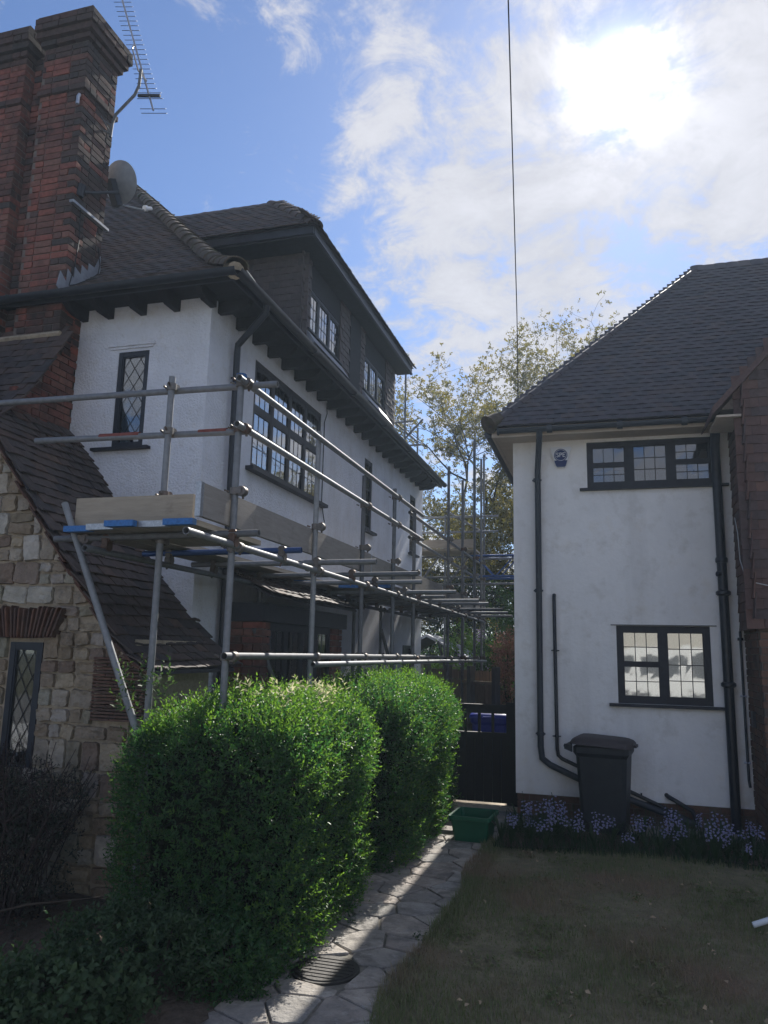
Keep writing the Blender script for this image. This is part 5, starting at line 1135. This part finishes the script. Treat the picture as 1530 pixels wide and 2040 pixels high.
def hedge(name, label, lo, hi, r, dens, taper, dens_lit, dome=.06, bulge=.05):
    t = thing(name, label, 'hedge', ((lo[0] + hi[0]) / 2, (lo[1] + hi[1]) / 2, 0), 'clipped hedges beside the path')
    lo = np.array(lo, float); hi = np.array(hi, float); s = hi - lo
    A = np.array([s[1] * s[2], s[1] * s[2], s[0] * s[2], s[0] * s[2], s[0] * s[1]]); N = int(A.sum() * dens); fc = RNG.choice(5, N, p=A / A.sum())
    p = lo + RNG.uniform(0, 1, (N, 3)) * s
    p[fc == 0, 0] = lo[0]; p[fc == 1, 0] = hi[0]; p[fc == 2, 1] = lo[1]; p[fc == 3, 1] = hi[1]; p[fc == 4, 2] = hi[2]
    q = np.clip(p, lo + r, np.array([hi[0] - r, hi[1] - r, hi[2] - r])); q[:, 2] = np.minimum(p[:, 2], hi[2] - r); d = unit(p - q); p = q + d * r
    amp = lump(p, 4.3) * .055 + lump(p, 9.0, 2.0) * .035 + lump(p, 1.7, 4.0) * .05
    p = p + d * amp[:, None]
    cy = (p[:, 1] - lo[1]) / s[1] * 2 - 1; cx = (p[:, 0] - lo[0]) / s[0] * 2 - 1
    p[:, 2] -= np.clip(p[:, 2] / hi[2], 0, 1) * (dome * np.abs(cy) ** 2.5 + dome * .7 * np.abs(cx) ** 2.5)
    p[:, 0] += bulge * np.sin(np.clip(p[:, 2] / hi[2], 0, 1) * math.pi) * np.where(cx > 0, 1, -1)
    p[:, 0] += taper * np.clip(1 - p[:, 2] / hi[2], 0, 1) * np.where(cx > 0, -1, .6)
    thin = lump(p, 7.0, 1.0) * .5 + lump(p, 15.0, 3.0) * .5
    kp = RNG.uniform(0, 1, N) < np.clip(.86 + thin * .5, .3, 1); p, d, fc = p[kp], d[kp], fc[kp]; N = len(p)
    axis = unit(d * .75 + np.array([0, 0, .55]) + RNG.normal(0, .38, (N, 3)))
    L = RNG.uniform(.04, .15, N) * np.where(fc == 4, 1.3, 1.0)
    dep = RNG.uniform(-.10, .03, N)
    pos = p + d * dep[:, None] - axis * (L * .5)[:, None]
    lit = (RNG.uniform(0, 1, N) < np.where(fc == 4, dens_lit, np.where(fc == 1, dens_lit * .45, .03))) & (dep > -.04)  # lighter leaf colour on top and right face imitates sunlight
    unlit = ~lit; big_ = RNG.uniform(0, 1, N) < .4
    va, fa2, ra = shoots(pos[unlit & big_], axis[unlit & big_], L[unlit & big_], 7, .036); vb2, fb2, rb2 = shoots(pos[unlit & ~big_], axis[unlit & ~big_], L[unlit & ~big_], 8, .027)
    npmesh('foliage', np.concatenate([va, vb2]), np.concatenate([fa2, fb2 + len(va)]), 'leaf_hedge', t, np.concatenate([ra, rb2]))['kind'] = 'stuff'
    tw = RNG.choice(N, min(N, 900), replace=False); mtw = MB()
    for i in tw[:500]: mtw.tube([p[i] - d[i] * .16, p[i] - d[i] * .05 + axis[i] * .02, p[i] + axis[i] * .03], [.004, .003, .0018], 4, cap=False)
    mtw.build('twigs', 'twig', t)['kind'] = 'stuff'
    v, f, rn = shoots(pos[lit] + axis[lit] * .03, axis[lit], L[lit] * 1.2, 8, .032, .40); npmesh('sunlit_leaves', v, f, 'leaf_sunlit', t, rn)['kind'] = 'stuff'
    # dark twiggy heart
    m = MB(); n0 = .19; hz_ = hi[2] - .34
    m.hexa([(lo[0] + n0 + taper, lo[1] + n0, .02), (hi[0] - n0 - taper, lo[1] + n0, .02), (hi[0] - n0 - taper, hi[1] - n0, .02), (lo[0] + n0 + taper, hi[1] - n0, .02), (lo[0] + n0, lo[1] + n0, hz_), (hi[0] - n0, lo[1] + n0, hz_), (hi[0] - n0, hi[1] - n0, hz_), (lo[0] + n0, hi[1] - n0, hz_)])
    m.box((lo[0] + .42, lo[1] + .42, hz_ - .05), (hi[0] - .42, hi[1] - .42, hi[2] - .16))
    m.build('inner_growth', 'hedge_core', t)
    return t
h1 = hedge('hedge', 'nearest clipped green hedge block hiding the scaffold feet', (-3.08, 4.36, .0), (-1.77, 6.28, 1.56), .32, 1250, .14, .60, .09, .04)
h2 = hedge('hedge', 'farther clipped green hedge block reaching the black gate', (-3.0, 6.70, .0), (-1.69, 9.55, 1.62), .36, 980, .16, .40, .12, .05)
# pale shoots of another shrub poking from the near hedge
N = 34; pos = np.stack([RNG.uniform(-2.35, -1.85, N), RNG.uniform(4.7, 5.9, N), RNG.uniform(1.50, 1.62, N)], 1); ax = unit(np.stack([RNG.normal(0, .4, N), RNG.normal(0, .4, N), np.full(N, 1.)], 1))
v, f, rn = shoots(pos, ax, RNG.uniform(.06, .14, N), 7, .05, .38, .9); npmesh('pale_shoots', v, f, 'leaf_pale', h1, rn)['kind'] = 'stuff'
N = 26; pos = np.stack([RNG.uniform(-3.2, -2.75, N), RNG.uniform(4.5, 5.0, N), RNG.uniform(1.45, 1.66, N)], 1); ax = unit(np.stack([RNG.normal(0, .35, N), RNG.normal(0, .3, N), np.full(N, 1.)], 1))
v, f, rn = shoots(pos, ax, RNG.uniform(.10, .24, N), 9, .042, .45, .9); npmesh('loose_shoots', v, f, 'leaf_mid', h1, rn)['kind'] = 'stuff'
# ---- lawn blades
def blades(name, label, m, N, region, zf, hmin, hmax, wd, keep=None, cat='grass'):
    x = RNG.uniform(region[0], region[1], N); y = RNG.uniform(region[2], region[3], N)
    if keep is not None: k = keep(x, y); x = x[k]; y = y[k]; N = len(x)
    z = zf(x, y); h = RNG.uniform(hmin, hmax, N) * (.75 + .35 * np.sin(x * 3.3 + 1.1) * np.sin(y * 2.7)); a = RNG.uniform(0, 6.28, N); ln = RNG.uniform(.1, .9, N) * h; wv = wd * RNG.uniform(.6, 1.3, N)
    dx, dy = np.cos(a), np.sin(a); b = np.stack([x, y, z - .01], 1); s = np.stack([-dy, dx, np.zeros(N)], 1) * wv[:, None]
    tip = b + np.stack([dx * ln, dy * ln, h], 1); mid = b + np.stack([dx * ln * .3, dy * ln * .3, h * .6], 1)
    v = np.stack([b - s, b + s, mid + s * .7, tip, mid - s * .7], 1).reshape(-1, 3); i = np.arange(N)[:, None] * 5
    f = np.concatenate([i + np.array([[0, 1, 2]]), i + np.array([[0, 2, 4]]), i + np.array([[4, 2, 3]])], 0)
    o = npmesh(name, v, f, m, None, np.repeat(RNG.uniform(0, 1, N), 5)); tag(o, label, cat); o['kind'] = 'stuff'; return o
blades('grass', 'short worn lawn grass in the shade of the cream house', 'grass', 130000, (-1.24, 3.2, 3.2, 8.05), lawn_z, .025, .07, .0022, lambda x, y: (x > edge_x(y)) & (RNG.uniform(0, 1, len(x)) < np.clip(1.25 - (y - 3) * .12, .35, 1)))
blades('grass_edge', 'longer grass tufts overhanging the path edge', 'grass', 9000, (-1.30, -1.05, 3.3, 8.3), lambda x, y: .03 + 0 * x, .04, .12, .0022, lambda x, y: x > edge_x(y) - .03)
# broad-leaved weeds, moss tufts and dead leaves in the turf
cl_ = RNG.uniform([-1.1, 3.7], [2.2, 7.9], (46, 2)); P_ = np.repeat(cl_, 20, 0) + RNG.normal(0, .07, (46 * 20, 2)); P_ = P_[P_[:, 0] > -1.15]; Z_ = lawn_z(P_[:, 0], P_[:, 1]) + .01
v, f, rn = shoots(np.column_stack([P_, Z_]), unit(RNG.normal(0, .5, (len(P_), 3)) + np.array([0, 0, 1.])), np.full(len(P_), .018), 4, .026, .75, 1.1); tag(npmesh('lawn_weeds', v, f, 'grass', None, rn), 'patches of clover and low weeds in the worn lawn', 'weeds')['kind'] = 'stuff'
blades('grass_tufts', 'coarser grass tufts standing above the worn lawn', 'grass', 16000, (-1.15, 3.0, 3.3, 8.0), lawn_z, .05, .11, .0026, lambda x, y: (np.sin(x * 4.1 + 2) * np.sin(y * 3.7) + np.sin(x * 9.3) * np.sin(y * 8.1 + 1) > .55))
N = 110; p = np.stack([RNG.uniform(-1.05, 2.4, N), RNG.uniform(3.6, 7.9, N)], 1); p = np.column_stack([p, lawn_z(p[:, 0], p[:, 1]) + .04]); a = RNG.uniform(0, 6.28, N)
v, f = leaves_np(p, unit(np.stack([np.cos(a), np.sin(a), RNG.normal(0, .25, N)], 1)), unit(RNG.normal(0, .4, (N, 3)) + np.array([0, 0, 1.])), RNG.uniform(.025, .055, N), RNG.uniform(.015, .03, N)); tag(npmesh('dead_leaves', v, f, 'stick', None, np.repeat(RNG.uniform(0, 1, N), 4)), 'dry leaves dropped on the lawn', 'leaves')['kind'] = 'stuff'
# ---- bluebells
def bluebell_mesh(seed):
    r = random.Random(seed); lf = MB(); fl = MB(); stm = MB()
    for i in range(r.randint(11, 16)):
        a = r.uniform(0, 6.28); h = r.uniform(.12, .24); out = r.uniform(.08, .22); w = r.uniform(.006, .011); d = V(math.cos(a), math.sin(a), 0); s = V(-d.y, d.x, 0) * w
        p = [d * (out * t) + V(0, 0, h * math.sin(min(t * 1.9, 2.4))) for t in (0, .35, .7, 1)]
        lf.add([p[0] - s, p[0] + s, p[1] + s, p[1] - s, p[2] + s * .8, p[2] - s * .8, p[3]], [(0, 1, 2, 3), (3, 2, 4, 5), (5, 4, 6)])
    for i in range(r.randint(2, 4)):
        a = r.uniform(0, 6.28); h = r.uniform(.24, .42); o = r.uniform(.02, .10); d = V(math.cos(a), math.sin(a), 0); top = d * o + V(0, 0, h)
        stm.tube([d * .01, d * o * .6 + V(0, 0, h * .6), top], .003, 4)
        for k in range(r.randint(6, 10)):
            t = k / 9; b = d * o * .8 + V(0, 0, h * (.62 + .40 * t)); an = k * 2.4 + a; e = V(math.cos(an), math.sin(an), -.35).normalized(); rad = .0095 * (1.15 - .5 * t); c = b + e * .016
            ex = e.cross(V(0, 0, 1)).normalized(); ey = e.cross(ex); n = 5
            ring = [c + e * .018 + (ex * math.cos(2 * math.pi * j / n) + ey * math.sin(2 * math.pi * j / n)) * rad for j in range(n)]
            rg2 = [c + e * .004 + (ex * math.cos(2 * math.pi * j / n) + ey * math.sin(2 * math.pi * j / n)) * rad * .75 for j in range(n)]
            fl.add([c - e * .006] + rg2 + ring, [(0, 1 + j, 1 + (j + 1) % n) for j in range(n)] + [(1 + j, 1 + (j + 1) % n, 6 + (j + 1) % n, 6 + j) for j in range(n)])
    out = []
    for mb, nm, m in ((lf, 'leaves', 'strap_leaf'), (stm, 'stalks', 'strap_leaf'), (fl, 'flowers', 'bluebell')): me = mb.mesh(nm); me.materials.append(MAT[m]); out.append((nm, me))
    return out
BB = [bluebell_mesh(k) for k in range(5)]
rr = random.Random(11); spots = []
for _ in range(3000):
    x, y = rr.uniform(-1.08, 1.75), rr.uniform(7.95, 8.80)
    dens = .16 if -1.1 < x < -.35 or .25 < x < 1.1 else .24
    if -.45 < x < .25 and y > 8.55: continue
    if all(math.hypot(x - a, y - b) > dens for a, b in spots): spots.append((x, y))
spots = spots[:50]
for i, (x, y) in enumerate(spots):
    t = thing('bluebell_plant', 'bluebell clump flowering in the bed below the cream house', 'bluebells', (x, y, .07), 'bluebells along the cream wall'); t.rotation_euler[2] = rr.uniform(0, 6.28); s = rr.uniform(.8, 1.15); t.scale = (s, s, s * rr.uniform(.85, 1.1))
    for nm, me in BB[i % 5]:
        if nm == 'flowers' and rr.random() < .30: continue
        o = bpy.data.objects.new(nm, me); COL.objects.link(o); o.parent = t
# ragged ground cover in the bed
blades('bed_grass', 'rough dark grass and leaves filling the flower bed', 'strap_leaf', 5200, (-1.12, 3.0, 7.85, 8.85), lambda x, y: .07 + 0 * x, .06, .17, .0045)
# ---- generic shrub of leaf clusters with stems
def shrub(name, label, c, rad, m, N, leaf, k=6, cat='shrub', hgt=1.0, stems=7, group=None, width=.5, bark='twig', up=.3, hollow=.45, lm=.3):
    t = thing(name, label, cat, (c[0], c[1], 0), group); c = np.array(c, float); rad = np.array(rad, float)
    d = unit(RNG.normal(0, 1, (N, 3))); r = RNG.uniform(hollow, 1, N) ** .6; l = 1 + lm * lump(d * 2.2 + c, 2.3) ; p = c + d * rad * (r * l)[:, None]; p[:, 2] = np.maximum(p[:, 2], .05)
    ax = unit(d + np.array([0, 0, up]) + RNG.normal(0, .5, (N, 3)))
    v, f, rn = shoots(p, ax, RNG.uniform(1.5, 3.2, N) * leaf, k, leaf, width, .9); npmesh('foliage', v, f, m, t, rn)['kind'] = 'stuff'
    b = MB()
    for i in range(stems):
        q = unit(RNG.normal(0, 1, 3)); e = c + q * rad * .75; e[2] = max(e[2], c[2] * .6); m1 = np.array([c[0], c[1], 0]) * .5 + e * .5 + RNG.normal(0, .08, 3) * rad
        s0 = np.array([c[0] + RNG.normal(0, .05), c[1] + RNG.normal(0, .05), 0]); rb = .012 + .010 * rad[2]; b.tube([s0, m1, e], [rb, rb * .6, rb * .25], 6)
    b.build('stems', bark, t, True); return t
# dark bare shrub before the stone wall
ds = thing('bare_shrub', 'dark twiggy shrub growing before the stone outhouse wall', 'shrub', (-4.25, 4.75, 0))
b = MB(); LV = []
rr = random.Random(4)
for i in range(120):
    x0_, y0_ = rr.uniform(-5.1, -3.75), rr.uniform(4.45, 5.05); p = V(x0_ * .8 + -4.3 * .2, y0_, .03); hh = rr.uniform(.7, 1.30); pts = [p]; d = V(rr.gauss(0, .18), rr.gauss(0, .15), 1)
    for k in range(4): d = (d + V(rr.gauss(0, .22), rr.gauss(0, .18), .1)).normalized(); p = p + d * hh / 4; pts.append(p)
    b.tube(pts, [.008, .006, .005, .004, .0025], 4)
    for k in (2, 3):
        q = pts[k]
        for _ in range(3): e = (V(rr.gauss(0, .6), rr.gauss(0, .5), .7)).normalized(); b.tube([q, q + e * .10, q + e * .19 + V(0, 0, .02)], [.004, .003, .002], 4); LV.append((q + e * .05, e)); LV.append((q + e * .15, e))
b.build('twigs', 'twig_dark', ds)['kind'] = 'stuff'
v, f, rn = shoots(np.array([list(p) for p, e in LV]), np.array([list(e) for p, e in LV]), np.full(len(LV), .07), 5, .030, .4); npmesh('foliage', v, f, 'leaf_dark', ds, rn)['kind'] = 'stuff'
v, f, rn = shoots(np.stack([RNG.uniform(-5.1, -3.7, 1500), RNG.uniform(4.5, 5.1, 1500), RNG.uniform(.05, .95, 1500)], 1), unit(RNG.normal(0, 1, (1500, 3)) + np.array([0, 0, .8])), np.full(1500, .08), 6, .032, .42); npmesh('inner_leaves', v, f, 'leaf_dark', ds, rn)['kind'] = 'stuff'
shrub('low_shrub', 'low green leafy shrub at the front foot of the near hedge', (-2.62, 4.12, .18), (.50, .30, .26), 'leaf_low', 1500, .035, group='low plants by the hedge')
shrub('low_shrub', 'loose low plant in the corner of the bed at bottom left', (-2.72, 3.62, .10), (.42, .30, .20), 'leaf_low', 900, .045, group='low plants by the hedge', width=.7)
shrub('low_shrub', 'mound of dark foliage spreading under the hedge beside the path', (-2.12, 4.30, .16), (.26, .22, .24), 'leaf_hedge', 750, .03, group='low plants by the hedge')
# fallen leaves on the soil
N = 900; p = np.stack([RNG.uniform(-4.8, -2.3, N), RNG.uniform(3.2, 5.0, N), np.full(N, .065)], 1); a = RNG.uniform(0, 6.28, N); dd = np.stack([np.cos(a), np.sin(a), RNG.normal(0, .2, N)], 1)
v, f = leaves_np(p, unit(dd), unit(RNG.normal(0, .3, (N, 3)) + np.array([0, 0, 1.])), RNG.uniform(.02, .05, N), RNG.uniform(.012, .03, N)); tag(npmesh('fallen_leaves', v, f, 'tile_red', None, np.repeat(RNG.uniform(0, 1, N), 4)), 'dry fallen leaves scattered over the dark soil', 'leaves')['kind'] = 'stuff'
# small weeds in the path joints
for nm, lab, x, y in (('weed', 'tiny weed growing from a joint of the sunlit paving', -1.80, 5.55), ('weed', 'small weed at the grassy edge of the paving', -1.27, 5.4)):
    t = thing(nm, lab, 'weed', (x, y, .02), 'weeds in the paving'); N = 16; v, f, rn = shoots(np.tile([x, y, .02], (N, 1)) + RNG.normal(0, .025, (N, 3)) * [1, 1, .1], unit(RNG.normal(0, .6, (N, 3)) + np.array([0, 0, .7])), np.full(N, .03), 4, .022, .5); npmesh('foliage', v, f, 'leaf_low', t, rn)
# ---- trees
def tree(name, label, base, H, spread, seed, leafm, leaf, nleaf, levels=6, trunk=.32, gnarl=.35, lowest=.25, group='trees beyond the houses', bark='bark', cl=5, lean=(0, 0, 0), ratio=.70, up=.12):
    r = random.Random(seed); t = thing(name, label, 'tree', base, group); segs = []; tips = []
    def grow(p, d, L, rad, lev):
        n = 4 if lev < 3 else 3; pts = [p]; rs = [rad]
        for k in range(n):
            d = (d + V(r.gauss(0, gnarl), r.gauss(0, gnarl), r.gauss(0, gnarl) * .7 + up * (.6 if lev else .2))).normalized(); p = p + d * (L / n); pts.append(p); rs.append(rad * (1 - .38 * (k + 1) / n))
            if lev >= 1 and lev < levels - 1 and r.random() < .62:
                e = (d + V(r.gauss(0, .9), r.gauss(0, .9), r.gauss(0, .5))).normalized(); grow(p, e, L * ratio * r.uniform(.7, 1.0), rad * .58, lev + 1)
            if lev >= levels - 3: tips.append(p)
        segs.append((pts, rs, lev))
        if lev < levels - 1:
            for k in range(3 if lev == 0 else 2):
                a = r.uniform(0, 6.28); sp = spread * (.9 if lev == 0 else .65); e = (d * .8 + V(math.cos(a) * sp, math.sin(a) * sp, r.uniform(-.1, .35))).normalized(); grow(p, e, L * ratio * r.uniform(.85, 1.12), rs[-1] * .80, lev + 1)
    grow(V(*base), V(lean[0], lean[1], 1).normalized(), H * .27, trunk, 0)
    zt = sorted(q.z for q in tips)[int(len(tips) * .985)]; k_ = H / zt; B_ = V(*base)
    segs = [([B_ + (q - B_) * k_ for q in pts], [x * k_ for x in rs], lev) for pts, rs, lev in segs]; tips = [B_ + (q - B_) * k_ for q in tips]
    tr = MB(); lb = MB()
    for pts, rs, lev in segs: (tr if lev == 0 else lb).tube(pts, rs, 8 if lev < 2 else 5 if lev < 4 else 4, cap=False)
    tr.build('trunk', bark, t, True); lb.build('limbs', bark, t, True)
    tp = np.array([list(q) for q in tips]); idx = RNG.integers(0, len(tp), nleaf); p = tp[idx] + RNG.normal(0, leaf * 1.6, (nleaf, 3)); ax = unit(RNG.normal(0, 1, (nleaf, 3)) + np.array([0, 0, .4]))
    v, f, rn = shoots(p, ax, np.full(nleaf, leaf * 1.3), cl, leaf, .6, 1.0); npmesh('crown', v, f, leafm, t, rn)['kind'] = 'stuff'
    return t
tree('oak_tree', 'spreading oak in sparse spring leaf rising between the two houses', (-4.0, 27.0, 0), 12.1, 1.0, 57, 'leaf_oak', .095, 42000, levels=7, trunk=.22, gnarl=.24, cl=5, ratio=.74, up=.10)
shrub('evergreen_tree', 'dense dark evergreen beyond the far scaffold', (-4.0, 24.0, 2.2), (1.9, 1.6, 2.5), 'leaf_deep', 2600, .10, group='shrubs beyond the gate', cat='tree')
shrub('evergreen_tree', 'rounded mid-green laurel behind the far fence on the right', (-1.5, 21.0, 2.2), (1.5, 1.4, 2.3), 'leaf_mid', 2400, .09, group='shrubs beyond the gate', cat='tree')
shrub('lilac_bush', 'bright green lilac bush behind the end of the fence', (-3.05, 17.9, 1.45), (1.0, .7, .95), 'leaf_bright', 900, .075, group='shrubs beyond the gate', width=.6)
shrub('green_shrub', 'leafy green shrub between the lilac and the pink bush', (-2.3, 16.8, 1.35), (.55, .5, .85), 'leaf_mid', 700, .07, group='shrubs beyond the gate', width=.6)
pk = shrub('pink_shrub', 'tall shrub with pinkish new leaves beside the cream house corner', (-1.72, 15.0, 1.55), (.42, .40, .85), 'leaf_pink', 800, .06, group='shrubs beyond the gate', width=.45, stems=14)
lt = bpy.data.objects['lilac_bush']
for (x, y, z) in ((-2.75, 17.3, 2.25), (-3.15, 17.2, 1.75), (-2.6, 17.4, 1.55)):
    m = MB(); q = RNG.normal(0, 1, (60, 3)) * np.array([.05, .05, .09]) + np.array([x, y, z])
    for c in q: m.add([c + V(-.02, 0, 0), c + V(.02, 0, .01), c + V(0, .01, .03)], [(0, 1, 2)])
    m.build('flower_spike', 'lilac', lt)
# hedge row closing the gardens far behind
N = 9000; p = np.stack([RNG.uniform(-14, 10, N), RNG.uniform(33, 35, N), RNG.uniform(0, 1, N)], 1); top = 2.6 + 1.0 * np.sin(p[:, 0] * .9) + .6 * np.sin(p[:, 0] * 2.3); p[:, 2] *= top
v, f, rn = shoots(p, unit(RNG.normal(0, 1, (N, 3)) + np.array([0, -.3, .5])), np.full(N, .3), 6, .16, .6); tag(npmesh('distant_hedgerow', v, f, 'leaf_mid', None, rn), 'distant mass of garden greenery closing the view', 'greenery')['kind'] = 'stuff'
N = 9000
# ================================================================ PARKED VAN (reflected in the lower window)
vn = thing('parked_van', 'white van parked in the road behind the viewer, reflected in the lower window', 'van', (1.8, -6.8, 0))
m = MB(); pr = [(-1.0, .45), (-1.0, 1.95), (-.85, 2.18), (3.1, 2.22), (3.45, 2.1), (4.15, 1.25), (4.9, 1.08), (5.0, .5)]
m.extr([(x, -7.8, z) for x, z in pr], (0, 1.85, 0)); m.build('body', 'van_white', vn)
for x0_, x1_ in ((-.6, .7), (.85, 2.1)): m = MB(); m.box((x0_, -5.955, 1.35), (x1_, -5.94, 1.95)); m.build('side_window', 'dark_glass', vn)
m = MB(); m.extr([(2.35, -5.955, 1.32), (3.75, -5.955, 1.32), (3.25, -5.955, 1.98), (2.35, -5.955, 1.98)], (0, .015, 0)); m.build('side_window', 'dark_glass', vn)
for x in (.1, 3.95):
    m = MB(); m.tube([(x, -6.15, .34), (x, -5.93, .34)], .34, 24); wo = m.build('wheel', 'tyre', vn, True); m = MB(); m.tube([(x, -5.93, .34), (x, -5.915, .34)], .2, 20); m.build('rim', 'chrome', wo)
m = MB(); m.box((2.2, -5.95, .95), (2.34, -5.925, .98)); m.build('door_handle', 'black_paint', vn); m = MB(); m.box((-1.0, -5.952, .72), (4.9, -5.935, .80)); m.build('side_trim', 'black_paint', vn)
# house across the road, also mirrored
hb = thing('house_opposite', 'cream house across the road, only seen reflected in the windows', 'house', (2, -22, 0))
m = MB(); m.box((-5, -26, 0), (9, -19, 5.2)); m.build('wall', 'cream', hb); m = MB(); m.extr([(-5.5, -18.6, 5.2), (-5.5, -22.5, 8.6), (-5.5, -26.4, 5.2)], (15, 0, 0)); m.build('roof', 'tile_hang', hb)
for x in (-3.5, .5, 4.5):
    for z in (1.0, 3.4): m = MB(); m.box((x, -18.99, z), (x + 1.6, -18.97, z + 1.2)); m.build('window', 'dark_glass', hb)

# ================================================================ added haze volume, lifts the dark tones in place of lens glare
hz = MB(); hz.box((-150, -130, -1.05), (150, 170, 13.6)); ho = hz.build('haze', 'road'); ho.data.materials.clear()
hm_ = bpy.data.materials.new('haze'); hm_.use_nodes = True; nt = hm_.node_tree; nt.nodes.remove(nt.nodes['Principled BSDF'])
pv = nt.nodes.new('ShaderNodeVolumePrincipled'); pv.inputs['Color'].default_value = (.62, .80, 1, 1); pv.inputs['Density'].default_value = .0016; pv.inputs['Anisotropy'].default_value = .35
nt.links.new(pv.outputs[0], nt.nodes['Material Output'].inputs['Volume']); ho.data.materials.append(hm_)
ho['kind'] = 'stuff'; ho['label'] = 'added thin haze standing in for lens glare over the dark tones'; ho['category'] = 'haze'
